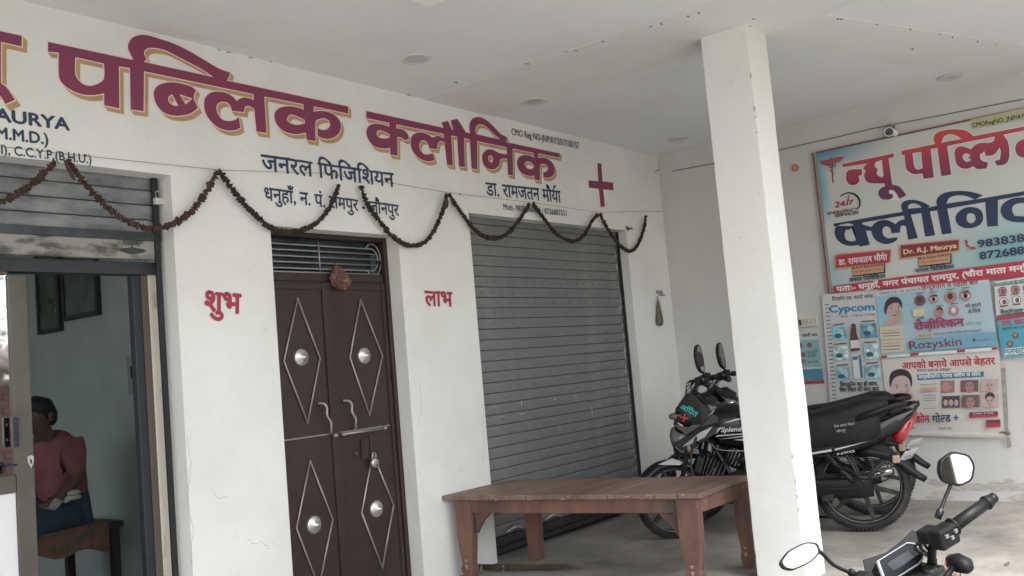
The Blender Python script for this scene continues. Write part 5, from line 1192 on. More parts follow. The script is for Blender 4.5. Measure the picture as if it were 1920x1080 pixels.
ell(q6_, z4(1832,125), 6.5, 6, skb, 'round_photo', p6_); ell(q6_, z4(1830,120), 3, 3, skl, 'round_photo', p6_); ell(q6_, z4(1788,195), 6.5, 6, skb, 'round_photo', p6_); ell(q6_, z4(1786,192), 3, 3, skl, 'round_photo', p6_)
flat(q6_, [z4(*a_) for a_ in ((1738,235),(2000,205),(2000,262),(1742,285))], pwht, 'white_strip', p6_); tx(q6_, 'गलस्टो', z4(1745,280), z4(1925,262), 9, pteal, 'poster_lettering', p6_, .03)

# ------------------------------------------------------------------ motorcycles (local frame: x forward, y left, z up)
bk = mat('black gloss paint', (.004,.0045,.006), .25, spec=.35, coat=.35, var=.3, scale=20); bkm = mat('black matte plastic', (.008,.0085,.0095), .5, var=.3, scale=25, spec=.3)
seatm = mat('dusty black seat vinyl', (.013,.013,.0135), .6, c2=(.007,.007,.0075), scale=7, bump=.35, bscale=45, spec=.3)
rub = mat('dusty tyre rubber', (.050,.046,.040), .9, c2=(.014,.014,.014), scale=9, bump=.3, bscale=60); rimm = mat('dark alloy rim', (.018,.018,.019), .4, metal=.4, c2=(.06,.055,.05), scale=14)
chrome = mat('worn chrome', (.55,.55,.54), .18, metal=1, var=.3, scale=25); eng = mat('dull engine alloy', (.08,.08,.077), .45, metal=.6, c2=(.022,.022,.021), scale=18); frm = mat('black frame steel', (.008,.008,.009), .4)
stick = mat('silver sticker', (.50,.51,.53), .3, metal=.2); mirr = mat('mirror glass', (.40,.41,.42), .02, metal=1)
lensg = mat('grey headlight glass', (.22,.20,.17), .08, coat=1, c2=(.09,.08,.07), scale=9); redl = mat('red tail lens', (.34,.012,.015), .15, coat=.8); orl = mat('clear amber lens', (.38,.28,.22), .15, coat=.4)
def wheel(t, x, R, w, name_lab=None):
    m = MB(); m.lathe((x,0,R), (0,1,0), [(R*.80,-.030),(R*.84,-.033),(R*.83,-.012),(R*.80,0),(R*.83,.012),(R*.84,.033),(R*.80,.030),(R*.775,.022),(R*.775,-.022),(R*.80,-.030)], 48)
    for k_ in range(6):
        a_ = 2*PI*k_/6+.3; ca, sa = math.cos(a_), math.sin(a_)
        for s0, s1, w0, w1 in ((.035,R*.79,.016,.011),):
            p0 = Vector((x+ca*s0,0,R+sa*s0)); p1 = Vector((x+ca*s1,0,R+sa*s1)); pn = Vector((-sa,0,ca))
            m.add([p0-pn*w0+Vector((0,-.014,0)),p0+pn*w0+Vector((0,-.014,0)),p1+pn*w1+Vector((0,-.012,0)),p1-pn*w1+Vector((0,-.012,0)),p0-pn*w0+Vector((0,.014,0)),p0+pn*w0+Vector((0,.014,0)),p1+pn*w1+Vector((0,.012,0)),p1-pn*w1+Vector((0,.012,0))],
                  [(0,3,2,1),(4,5,6,7),(0,1,5,4),(1,2,6,5),(2,3,7,6),(3,0,4,7)])
    m.lathe((x,0,R), (0,1,0), [(0,-.05),(.05,-.05),(.062,-.045),(.062,.045),(.05,.05),(0,.05)], 24)
    wh = m.build('wheel', rimm, t, world=False)
    m = MB(); prof = []
    for i in range(13):
        a_ = -PI*.62+PI*1.24*i/12; prof.append((R-w*.95+w*.95*math.cos(a_*.8), w*math.sin(a_*.8)*1.02))
    prof = [(R*.83,-w*.72)]+prof+[(R*.83,w*.72)]
    m.lathe((x,0,R), (0,1,0), prof, 56); m.build('tyre', rub, wh, world=False)
    m = MB(); nT = 72
    for i in range(nT):
        a_ = 2*PI*i/nT
        for sg in (-1,1):
            for (rr, yy, l_) in ((R-.0115, w*.78, .010),(R-.0045, w*.36, .012)):
                c = Vector((x+rr*math.cos(a_), sg*yy, R+rr*math.sin(a_))); m.cbox(c, (.0045,.006 if yy > w*.6 else .009,.005), Matrix.Rotation(-a_+.3*sg, 3, 'Y'))
    m.build('tread', rub, wh, world=False, kind='stuff')
    m = MB()
    m.lathe((x,.028,R), (0,1,0), [(R*.815,0),(R*.79,0)], 48); m.build('rim_stripe', stick, wh, world=False)
    return wh
def mirror_(t, base, c, nrm, w, h_, style, back=bk, roll=0, side_at=False):
    """mirror head at c facing nrm on a stem from base"""
    n = Vector(nrm).normalized(); a_ = Vector((0,0,1)).cross(n).normalized(); u_ = n.cross(a_)
    if roll: a_, u_ = a_*math.cos(roll)+u_*math.sin(roll), u_*math.cos(roll)-a_*math.sin(roll)
    if style == 'hex': sh = [(-.50,-.30),(-.34,-.62),(.18,-.60),(.50,-.28),(.52,.28),(.30,.60),(-.20,.55),(-.52,.12)]
    else: sh = [(-.42,-.52),(.10,-.62),(.40,-.40),(.52,.05),(.40,.50),(.05,.62),(-.34,.50),(-.50,.0)]
    c = Vector(c)
    if style == 'hex':
        q_ = []
        for i in range(len(sh)):
            p0, p1, p2 = [Vector(sh[(i+k)%len(sh)]) for k in (-1,0,1)]
            for f_ in (.30,.16): q_.append(p1.lerp(p0, f_*.8+.02) if f_ > .2 else p1*.86+(p0+p2)*.07)
            q_.append(p1.lerp(p2, .26))
        sh = [tuple(v_) for v_ in q_]; P = [c+a_*(x*w)+u_*(y*h_) for x, y in sh]
    else: P = smooth_path([c+a_*(x*w)+u_*(y*h_) for x, y in sh+[sh[0]]], 3)[:-1]
    m = MB(); k_ = len(P); cc_ = sum(P, Vector())/k_
    rings = [(1.04,.004),(1.12,.003),(1.17,-.004),(1.08,-.018),(.6,-.034)]; vs = [[cc_+(p_-cc_)*s_+n*d_ for p_ in P] for s_, d_ in rings]
    o0 = len(m.v); 
    for r in vs: m.v += r
    for i in range(len(rings)-1):
        for q in range(k_): m.f.append([i*k_+q, i*k_+(q+1)%k_, (i+1)*k_+(q+1)%k_, (i+1)*k_+q]); m.sm.append(style != 'hex')
    m.f.append([(len(rings)-1)*k_+q for q in range(k_)]); m.sm.append(False)
    inn = [cc_+(p_-cc_)*1.0+n*.001 for p_ in P]; out = vs[0]; o1 = len(m.v); m.v += inn
    for q in range(k_): m.f.append([q, o1+q, o1+(q+1)%k_, (q+1)%k_]); m.sm.append(False)
    mo_ = m.build('mirror', back, t, world=False)
    m = MB(); vs = [p_+n*.0012 for p_ in inn]; m.add(vs, [list(range(k_))]); m.build('mirror_glass', mirr, mo_, world=False)
    m = MB(); b_ = Vector(base); low = c-u_*h_*.45-n*.012 if not side_at else c+a_*(w*.5)-n*.008; m.tube(smooth_path([b_, b_.lerp(low,.35)+Vector((0,(low.y-b_.y)*.15,.01)), b_.lerp(low,.8), low], 4), .0055, 8); m.lathe(b_, (low-b_), [(0,-.01),(.010,-.01),(.011,.015),(.006,.022)], 10); m.build('mirror_stem', frm, mo_, world=False)
def controls(t, steer, hand, yaw_pts):
    pass
def local_text(t, s, O, X, Y, wd, ht, m, name, off=.02, slant=0):
    X = Vector(X).normalized(); Y = Vector(Y); Y = (Y-X*Y.dot(X)).normalized(); N = X.cross(Y); pl_ = Plane(O, X, Y, N)
    return text_mb(pl_, s, (0,0), (wd,0), ht, 0, off, slant=slant).build(name, m, t, world=False)

cyn = mat('cyan sticker', (.03,.42,.40), .5); rst = mat('red sticker', (.42,.03,.03), .5)
def commuter(t, near):
    R = .245
    wheel(t, -.62, .285, .050); wheel(t, .555, R, .038)
    ax = .555
    # front end
    for s_ in (-1,1):
        m = MB(); m.tube([(ax,s_*.085,R),(ax-.055,s_*.085,R+.16)], .022, 10); m.tube([(ax-.05,s_*.085,R+.15),(.36,s_*.085,.86)], .0155, 10); m.build('fork_leg', chrome if s_ > 9 else eng, t, world=False)
        m = MB(); c = Vector((ax-.105, s_*.10, R+.33)); m.sphere(c, (.012,.02,.028), 10, 8); m.build('reflector', orl, t, world=False)
    m = MB(); ns_ = 14; vs = []; fs = []
    for i in range(ns_+1):
        a_ = R_(28+118*i/ns_); rr = R+.010
        for j, (yy, dz) in enumerate(((-.062,-.035),(-.055,-.008),(-.03,.006),(0,.010),(.03,.006),(.055,-.008),(.062,-.035))):
            r2_ = rr+dz; vs.append((ax+r2_*math.cos(a_), yy*(1-.25*abs(i/ns_-.4)), R+r2_*math.sin(a_)))
        if i:
            for j in range(6): q = (i-1)*7+j; fs.append([q,q+7,q+8,q+1])
    m.add(vs, fs, True); fd = m.build('front_fender', bk, t, world=False); sm_ = fd.modifiers.new('thick','SOLIDIFY'); sm_.thickness = .004
    m = MB(); m.prism([(ax+.10,.063,R+.245),(ax-.0,.066,R+.272),(ax-.09,.064,R+.235),(ax-.04,.066,R+.225)], (0,.001,0)); m.build('fender_sticker', stick, fd, world=False)
    m = MB(); m.lathe((ax,0,R), (0,1,0), [(0,.05),(.075,.052),(.082,.03),(.082,-.03),(.075,-.052),(0,-.05)], 24); m.build('brake_drum', eng, t, world=False)
    # headlight cowl
    m = MB(); m.loft([(.17,.78,.07,.05),(.22,.775,.105,.09),(.30,.785,.118,.125),(.38,.765,.118,.125),(.44,.745,.105,.10),(.475,.73,.08,.07)], 22, 3.2); hc = m.build('headlight_cowl', bk, t, world=False)
    for s_ in (-1,1):
        m = MB(); m.prism([(.34,s_*.122,.93),(.285,s_*.128,.865),(.215,s_*.122,.79),(.29,s_*.124,.715),(.40,s_*.118,.655),(.478,s_*.100,.725),(.452,s_*.106,.835)], (0,-s_*.008,0)); m.build('visor_side', bk, hc, world=False, bevel=.004)
        m = MB(); m.prism([(.43,s_*.113,.588),(.31,s_*.125,.672),(.225,s_*.128,.705),(.285,s_*.124,.640),(.37,s_*.118,.600)], (0,s_*.003,0)); m.prism([(.255,s_*.1295,.765),(.205,s_*.127,.800),(.208,s_*.127,.804)], (0,s_*.002,0)); m.build('cowl_sticker', stick, hc, world=False)
        m = MB(); m.prism([(.50,s_*.09,.60),(.42,s_*.112,.555),(.20,s_*.13,.66),(.15,s_*.13,.74),(.22,s_*.124,.79),(.30,s_*.121,.71)], (0,-s_*.012,0)); m.build('side_trim', bk, hc, world=False, bevel=.004)
    m = MB(); m.loft([(.35,.635,.080,.065),(.42,.622,.095,.092),(.470,.625,.090,.090),(.508,.635,.066,.066),(.522,.640,.03,.03)], 20, 2.3); m.build('headlight', lensg, hc, world=False)
    m = MB(); m.tube(smooth_path([(.49,-.075,.60),(.50,-.03,.555),(.505,0,.548),(.50,.03,.555),(.49,.075,.60)], 4), .007, 6); m.tube(smooth_path([(.49,.075,.60),(.45,.095,.555),(.40,.105,.57)], 4), .006, 6); m.build('headlight_rim', chrome, hc, world=False)
    m = MB(); vs = []; fs = []
    n1 = 8
    prof_v = [(.485,.73,.085),(.468,.79,.100),(.44,.85,.108),(.395,.90,.112),(.345,.932,.108)]
    for i, (x, z, w) in enumerate(prof_v):
        for j in range(n1+1):
            u = -1+2*j/n1; vs.append((x-.02*u*u, w*u*1.06, z+.012*(1-u*u)))
        if i:
            for j in range(n1): q = (i-1)*(n1+1)+j; fs.append([q,q+1,q+n1+2,q+n1+1])
    m.add(vs, fs, True); vz = m.build('visor', bk, hc, world=False); sm_ = vz.modifiers.new('thick','SOLIDIFY'); sm_.thickness = .005
    m = MB(); m.loft([(.20,.84,.05,.03),(.26,.865,.07,.05),(.32,.87,.075,.04)], 14, 2.6); m.build('meter_housing', bkm, hc, world=False)
    if near:
        X = Vector((-.098,.004,-.060)); local_text(hc, 'अ\u03afपŘत', (.424,.1215,.832), X, (.0,.0,1), .118, .030, cyn, 'visor_lettering', .03)
        m = MB(); c = Vector((.400,.1225,.770))
        for an in (20,110):
            d = Vector((math.cos(R_(an)),0,math.sin(R_(an)))); e = Vector((-d.z,0,d.x)); m.prism([c-d*.027-e*.006,c+d*.027-e*.006,c+d*.027+e*.006,c-d*.027+e*.006], (0,.0012 if an == 20 else .0016,0))
        m.build('visor_cross', rst, hc, world=False)
        m = MB(); m.prism([(.445,.1195,.735),(.415,.1215,.715),(.413,.1215,.722),(.443,.1195,.742)], (0,.0015,0)); m.build('visor_strip', stick, hc, world=False)
    # front indicators
    for s_ in (-1,1):
        m = MB(); m.tube([(.42,s_*.10,.78),(.44,s_*.14,.79)], .008, 6); m.sphere((.465,s_*.145,.785), (.030,.024,.022), 12, 8); m.build('indicator', mat('smoked amber lens', (.12,.09,.075), .25, coat=.5), t, world=False)
    # lettering on the near visor
    # handlebar, grips, levers, mirrors
    tur = .0
    m = MB(); m.tube(smooth_path([(.20,-.36,.985),(.265,-.20,1.0),(.335,-.10,.945),(.345,0,.935),(.335,.10,.945),(.265,.20,1.0),(.20,.36,.985)], 5), .011, 10); m.tube([(.36,-.085,.86),(.36,.085,.86)], .016, 8); m.build('handlebar', chrome, t, world=False)
    for s_ in (-1,1):
        m = MB(); m.tube([(.243,s_*.24,.993),(.20,s_*.365,.985)], [.018,.017], 12); m.lathe((.20,s_*.365,.985), (-.3,s_,0), [(0,.012),(.016,.010),(.020,0)], 12); m.build('grip', bkm, t, world=False)
        m = MB(); m.cbox((.27,s_*.205,1.0), (.022,.032,.026)); m.build('switch_gear', bkm, t, world=False, bevel=.006)
        m = MB(); m.tube(smooth_path([(.285,s_*.20,1.0),(.33,s_*.22,1.005),(.335,s_*.29,1.0),(.30,s_*.385,1.015)], 4), [.009]*4+[.006]*9, 8); m.sphere((.30,s_*.388,1.015), .010, 8, 6); m.build('lever', bkm, t, world=False)
        if s_ > 0: mirror_(t, (.225,s_*.215,1.0), (.232,s_*.315,1.143), (-1,.22,.10), .080, .128, 'oval')
        m = MB()
        for k_ in range(3): m.tube(smooth_path([(.30,s_*(.17-.01*k_),1.0),(.38+.01*k_,s_*.14,.99-.03*k_),(.40,s_*(.09-.015*k_),.90),(.37,s_*.05,.80)], 4), .0042, 6)
        m.build('control_cable', frm, t, world=False)
    # tank
    m = MB(); m.loft([(.27,.70,.06,.07),(.24,.70,.11,.12),(.18,.695,.135,.145),(.08,.69,.146,.15),(0,.675,.135,.13),(-.10,.665,.10,.09),(-.16,.665,.06,.05)], 24, 2.7); tk = m.build('fuel_tank', bk, t, world=False)
    m = MB(); m.lathe((.12,0,.832), (0,0,1), [(0,.018),(.03,.018),(.038,.010),(.038,0)], 20); m.build('tank_cap', chrome, tk, world=False)
    yy = .1465
    m = MB()
    for p_ in ([(.255,.715),(.06,.722),(.06,.728),(.24,.725)], [(.23,.698),(.02,.707),(.02,.716),(.16,.708)], [(.14,.690),(.0,.672),(-.06,.690),(.03,.695)], [(.20,.795),(.12,.820),(.06,.822),(.13,.808)], [(.25,.735),(.20,.775),(.23,.770)]):
        m.prism([(x-.04, yy-.25*max(0,abs(z-.745)-.07)-.14*max(0,x-.18)-.10*max(0,.08-x), z-.075) for x, z in p_], (0,.0022,0))
    m.build('tank_sticker', stick, tk, world=False)
    local_text(tk, 'Splendor', (.175,.1490,.668), (-1,0,0), (0,0,1), .17, .030, stick, 'tank_lettering', .03, .35)
    m = MB(); m.tube(smooth_path([(.25,.12,.60),(.20,.142,.560),(.05,.150,.545),(-.15,.13,.56)], 5), .004, 6); m.build('tank_trim', chrome, tk, world=False)
    # seat
    m = MB(); m.loft([(-.10,.735,.05,.03),(-.14,.735,.10,.048),(-.25,.735,.125,.052),(-.40,.740,.135,.055),(-.55,.755,.14,.062),(-.70,.775,.135,.064),(-.82,.785,.115,.050),(-.875,.785,.08,.028)], 24, 3.2)
    st_ = m.build('seat', seatm, t, world=False)
    m = MB(); m.tube(smooth_path([(-.12,.10,.70),(-.40,.137,.705),(-.62,.141,.72),(-.86,.10,.752)], 5), .004, 6); m.tube([(-.20,.122,.775),(-.45,.134,.785),(-.70,.13,.83)], .0022, 5); m.build('seat_piping', bkm, st_, world=False)
    if near:
        m = MB(); m.loft([(-.12,.70,.130,.075),(-.30,.70,.143,.085),(-.48,.70,.146,.09),(-.68,.71,.142,.088),(-.80,.73,.13,.06)], 20, 4); m.build('seat_cover_flap', seatm, st_, world=False)
        for i, (s_, w_) in enumerate((('टैंक कवर मेकर', .12),('जौनपुर', .055))):
            local_text(st_, s_, (-.50-.01*i,.1485,.722-.022*i), (-1,0,.07), (0,0,1), w_, .009, mat('faded white print', (.32,.32,.32), .6), 'cover_lettering', .01)
    # tail
    m = MB(); m.loft([(-.10,.60,.11,.06),(-.30,.60,.135,.072),(-.55,.635,.135,.065),(-.78,.69,.12,.062),(-.92,.725,.10,.052),(-1.02,.755,.075,.026),(-1.06,.768,.05,.012)], 20, 3.2); tl = m.build('tail_cowl', bk, t, world=False)
    m = MB(); m.loft([(-.88,.655,.06,.02),(-.925,.662,.082,.040),(-.97,.685,.082,.046),(-1.01,.715,.06,.034),(-1.035,.73,.04,.015)], 18, 3); m.build('tail_light', redl, tl, world=False)
    m = MB(); m.prism([(-.18,.135,.585),(-.47,.1385,.617),(-.47,.1385,.627),(-.18,.135,.600)], (0,.0015,0)); m.prism([(-.49,.1388,.620),(-.72,.130,.655),(-.49,.1388,.628)], (0,.0015,0)); m.build('side_stripe', stick, tl, world=False)
    local_text(tl, 'NXG', (-.50,.1400,.598), (-1,-.02,.12), (0,0,1), .10, .010, stick, 'model_lettering', .02, .3)
    m = MB(); m.tube(smooth_path([(-.60,.12,.745),(-.74,.155,.775),(-.90,.125,.80),(-.985,.05,.80),(-.985,-.05,.80),(-.90,-.125,.80),(-.74,-.155,.775),(-.60,-.12,.745)], 5), .013, 8); m.build('grab_rail', bkm, t, world=False)
    m = MB(); m.loft([(.02,.54,.095,.055),(-.12,.54,.125,.075),(-.30,.545,.125,.06),(-.40,.56,.10,.03)], 16, 3); m.build('side_panel', bkm, t, world=False)
    m = MB(); m.tube([(-.36,.118,.59),(.02,.11,.565)], .004, 6); m.build('panel_trim', chrome, t, world=False)
    # rear fender and plate
    m = MB(); vs = []; fs = []
    pf_ = [(-.60,.635),(-.72,.625),(-.84,.585),(-.92,.52),(-.985,.44),(-1.045,.365),(-1.09,.325)]
    for i, (x, z) in enumerate(pf_):
        w = .062 if i < 5 else .058
        for j, (u, dn_) in enumerate(((-1,-.085),(-.9,-.012),(0,.004),(.9,-.012),(1,-.085))): vs.append((x-dn_*(.75 if i > 2 else .1)*(1-.09*i), w*u, z+dn_*(1 if i < 3 else .85)*(1-.09*i)))
        if i:
            for j in range(4): q = (i-1)*5+j; fs.append([q,q+1,q+6,q+5])
    m.add(vs, fs, True); rf = m.build('rear_fender', bkm, t, world=False); sm_ = rf.modifiers.new('thick','SOLIDIFY'); sm_.thickness = .005
    pn = Vector((-.62,0,.42)).normalized()
    pc = Vector((-.965,.02,.535)); uu = Vector((0,1,0)); vv = Vector((.42,0,.62)).normalized()
    m = MB(); m.cbox(pc+pn*.012, (.002,.085,.062), Matrix.Rotation(R_(-38),3,'Z') @ Matrix.Rotation(-math.atan2(.42,.62), 3, 'Y')); pt_ = m.build('number_plate', mat('white number plate', (.60,.61,.60), .5), t, world=False)
    m = MB()
    for (y_, v_) in ((-.05,.025),(-.02,.025),(.015,.025),(.045,.025),(-.05,-.02),(-.015,-.02),(.02,-.02),(.05,-.02)):
        Rp = Matrix.Rotation(R_(-38),3,'Z'); c = pc+pn*.012+Rp@(pn*.0035+uu*y_+vv*v_); vv2 = Rp@vv; uu2 = Rp@uu; m.tube([c+vv2*.012-uu2*.007, c+vv2*.012+uu2*.007, c-vv2*.010+uu2*.004, c-vv2*.012-uu2*.006], .0025, 4)
    m.build('plate_marks', pblk, pt_, world=False)
    for s_ in (-1,1):
        m = MB(); m.tube([(-.86,s_*.06,.56),(-.87,s_*.16,.555)], .009, 8); m.build('indicator_stalk', frm, t, world=False)
        m = MB(); m.cbox((-.875,s_*.185,.548), (.026,.020,.036)); m.build('rear_indicator', orl, t, world=False, bevel=.008)
    # swing arm, shocks, chain case, guard, stands, pegs
    for s_ in (-1,1):
        m = MB(); m.tube([(-.06,s_*.10,.34),(-.62,s_*.10,.295)], .017, 8); m.build('swing_arm', frm, t, world=False)
        m = MB(); a_, b_ = Vector((-.58,s_*.125,.33)), Vector((-.42,s_*.125,.62)); m.tube([a_, a_.lerp(b_,.42)], .020, 10); m.tube([a_.lerp(b_,.35), b_], .009, 8)
        d_ = (b_-a_); fa, fb = frame(d_); nn = 88
        m.tube([a_+d_*(.40+.55*i/nn)+(fa*math.cos(i*2*PI/11)+fb*math.sin(i*2*PI/11))*.024 for i in range(nn+1)], .0048, 5); m.build('shock_absorber', eng, t, world=False)
        m = MB(); m.tube([(-.02,s_*.08,.26),(-.02,s_*.21,.26)], .008, 6); m.tube([(-.02,s_*.14,.26),(-.02,s_*.22,.26)], .015, 8); m.build('foot_peg', bkm, t, world=False)
        m = MB(); m.tube([(-.33,s_*.09,.36),(-.36,s_*.17,.37)], .008, 6); m.tube([(-.36,s_*.15,.37),(-.37,s_*.23,.375)], .014, 8); m.build('pillion_peg', bkm, t, world=False)
    m = MB(); m.loft([(-.02,.30,.02,.075,.095),(-.10,.305,.024,.085,.10),(-.40,.30,.024,.068,.105),(-.60,.295,.024,.075,.11),(-.70,.29,.02,.060,.11)], 14, 4); m.build('chain_case', bkm, t, world=False)
    m = MB(); m.tube(smooth_path([(-.40,.15,.60),(-.70,.17,.56),(-.83,.175,.50),(-.84,.175,.40),(-.72,.17,.32),(-.50,.165,.29),(-.32,.15,.31)], 6), .0062, 8); m.tube([(-.55,.165,.585),(-.64,.17,.30)], .005, 6); m.tube([(-.68,.172,.565),(-.76,.174,.35)], .005, 6); m.tube(smooth_path([(-.30,.15,.43),(-.55,.165,.42),(-.80,.175,.44)], 4), .005, 6); m.build('saree_guard', frm, t, world=False)
    m = MB(); m.tube([(-.20,.10,.50),(-.36,.11,.31),(-.44,.12,.20)], .010, 8); m.cbox((-.42,.125,.235), (.035,.012,.018)); m.build('frame_stay', eng, t, world=False)
    m = MB()
    for s_ in (-1,1): m.tube([(-.16,s_*.09,.24),(-.26,s_*.13,.012)], .011, 8)
    m.tube([(-.22,-.11,.10),(-.22,.11,.10)], .010, 6); m.tube([(-.26,.13,.02),(-.34,.15,.02)], .009, 6); m.build('centre_stand', frm, t, world=False)
    # engine
    m = MB(); m.loft([(-.14,.30,.08,.07),(-.08,.30,.12,.10),(.08,.30,.13,.11),(.20,.29,.11,.09),(.25,.29,.07,.06)], 18, 3.5); en = m.build('engine', eng, t, world=False)
    for i in range(7):
        m = MB(); x = .20+.022*i; m.cbox((x,0,.40+.010*i), (.006,.085,.062), Matrix.Rotation(R_(-28),3,'Y')); m.build('cooling_fin', eng, en, world=False)
    m = MB(); m.cbox((.36,0,.455), (.035,.07,.055), Matrix.Rotation(R_(-28),3,'Y')); m.build('cylinder_head', eng, en, world=False, bevel=.008); m = MB(); m.tube([(.10,0,.45),(.02,0,.52)], .03, 10); m.build('carburettor', eng, en, world=False)
    m = MB(); m.lathe((.06,.13,.30), (0,1,0), [(0,.022),(.06,.020),(.075,.005),(.078,-.02)], 24); m.build('crank_cover', eng, en, world=False)
    m = MB(); m.tube(smooth_path([(.38,-.02,.40),(.44,-.08,.30),(.34,-.14,.20),(.05,-.15,.19),(-.20,-.155,.23),(-.50,-.16,.28)], 5), .017, 10); m.tube([(-.25,-.16,.24),(-.72,-.175,.33),(-.86,-.175,.35)], [.030,.042,.036], 14); m.build('exhaust', chrome, t, world=False)
    m = MB(); m.tube(smooth_path([(.34,.10,.66),(.40,.22,.52),(.36,.25,.36),(.22,.20,.30)], 5), .011, 8); m.tube(smooth_path([(.34,-.10,.66),(.40,-.22,.52),(.36,-.25,.36),(.22,-.20,.30)], 5), .011, 8); m.build('crash_guard', frm, t, world=False)
    m = MB(); m.tube([(.36,0,.80),(.22,0,.50),(.10,0,.24),(-.10,0,.22),(-.16,0,.58)], .018, 8); m.tube([(.34,.0,.74),(-.15,0,.62)], .018, 8)
    for s_ in (-1,1): m.tube([(-.12,s_*.08,.62),(-.50,s_*.10,.64),(-.85,s_*.06,.67)], .011, 6)
    m.build('frame', frm, t, world=False)
    m = MB(); m.tube(smooth_path([(.06,.15,.27),(.16,.20,.25),(.24,.215,.235)], 3), .007, 6); m.tube([(.24,.18,.235),(.24,.25,.235)], .010, 6); m.build('gear_lever', eng, t, world=False)
    KEEP = ('wheel','tyre','tread','rim_stripe','front_fender','brake_drum','fender_sticker','fork_leg','reflector','headlight','headlight_cowl','headlight_rim','visor','visor_side','visor_lettering','visor_cross','visor_strip','cowl_sticker','side_trim','meter_housing','mirror','mirror_glass','mirror_stem','indicator','fuel_tank','tank_cap','tank_sticker','tank_lettering','tank_trim')
    def wz(x, z):
        k = min(1, max(0, (.10-x)/.25)); k = k*k*(3-2*k)
        z2_ = z if z < .3 else (.3+(z-.3)*.633 if z < .6 else .49+(z-.6)*1.36); z2_ = z2_ if z2_ < .9 else z
        return z*(1-k)+z2_*k
    for o_ in [q for q in bpy.data.objects if q.type == 'MESH']:
        r_o = o_
        while r_o.parent: r_o = r_o.parent
        if r_o is t and o_.name.split('.')[0] not in KEEP:
            for v_ in o_.data.vertices:
                x, y, z = v_.co
                nz_ = wz(x, z); nx_ = x if -.62 <= x <= .3 else (-.62+(x+.62)*.80 if x < 0 else .3+(x-.3)*.72)
                v_.co = (nx_, y, nz_)
    St = Matrix.Translation((.40,0,0)) @ Matrix.Rotation(R_(30 if near else 20),4,'Z') @ Matrix.Translation((-.40,0,0))
    for o_ in [q for q in bpy.data.objects if q.type == 'MESH']:
        r_o = o_
        while r_o.parent: r_o = r_o.parent
        if r_o is t and o_.name.split('.')[0] in ('wheel','tyre','tread','rim_stripe','front_fender','brake_drum','fender_sticker','fork_leg','reflector') and sum(v_.co.x for v_ in o_.data.vertices) > 0: o_.data.transform(St)
    return hc

def place_bike(name, label, front, rear, lean, group=None):
    f_ = (Vector(front)-Vector(rear)); f_.z = 0; yaw = math.atan2(f_.y, f_.x); mid = (Vector(front)*.62+Vector(rear)*.64)/1.26
    t = thing(name, label, 'motorcycle', mid, group=group); t.rotation_euler = (Matrix.Rotation(yaw,3,'Z') @ Matrix.Rotation(lean,3,'X')).to_euler(); return t
gp = 'black motorcycles parked beside the side wall'
fr_, re_ = Vector((5.375,3.165,0)), Vector((5.80,1.965,0))
side = Vector((.95,.31,0))
bike1 = place_bike('motorcycle', 'nearer black commuter motorcycle with cyan Hindi lettering and red cross on its visor', fr_+side*.04, re_+side*.04, R_(-1.5), gp)
hc1 = commuter(bike1, True)
# visor lettering, left side of the cowl seen from the doorway
O = Vector((.545,.098,.832)); X = Vector((-.75,.35,-.55)).normalized()
bike2 = place_bike('motorcycle', 'farther black commuter motorcycle mostly hidden behind the nearer one by the posters', Vector((5.375,3.165,0))+side*.60+Vector((.03,-.09,0)), Vector((5.80,1.965,0))+side*.60+Vector((.0,-.02,0)), R_(-1), gp)
commuter(bike2, False)

# ------------------------------------------------------------------ foreground motorcycle, handlebar and console in view
ML = CAM + ray(1500,1042)*2.40; MR = CAM + ray(1794,878)*2.75
lv = (ML-MR).normalized(); fv = Vector((-lv.y, lv.x, 0)).normalized()*-1
fv = Vector((lv.y, -lv.x, 0)).normalized(); uv_ = fv.cross(lv).normalized()
half = (ML-MR).length/2
root3 = (ML+MR)/2 - fv*.24 - uv_*1.17
bike3 = thing('motorcycle', 'foreground black motorcycle with hexagonal mirrors and rectangular digital console at bottom right', 'motorcycle', root3)
bike3.rotation_euler = Matrix((fv, lv, uv_)).transposed().to_euler()
R3 = .30
wheel(bike3, -.66, R3, .060); wheel(bike3, .66, R3, .048)
lead = Matrix.Identity(3)
def tl3(px, py, xl):      # point of the bike's local plane x = xl under a pixel
    Mi = Matrix((fv, lv, uv_)); d = Mi @ ray(px, py); o_ = Mi @ (CAM-root3); t_ = (xl-o_.x)/d.x; return o_+d*t_
mirror_(bike3, tl3(1760,966,.27), (.24,-half,1.17), (-1,.34,.20), .094, .073, 'hex', bkm, roll=-.55)
mirror_(bike3, tl3(1600,1076,.27), (.24, half,1.17), (-1,.30,.50), .102, .036, 'hex', bkm, roll=.05, side_at=True)
gi, ge = tl3(1786,988,.25), tl3(1862,934,.22); gc = tl3(1700,1046,.30)
m = MB(); gl = tl3(1592,1104,.25); gle = tl3(1500,1146,.20)
m.tube(smooth_path([ge, gi, tl3(1752,1012,.29), tl3(1745,1062,.33), tl3(1728,1092,.34), tl3(1690,1110,.34), tl3(1650,1118,.32), gl, gle], 5), .0125, 10); m.build('handlebar', bkm, bike3, world=False)
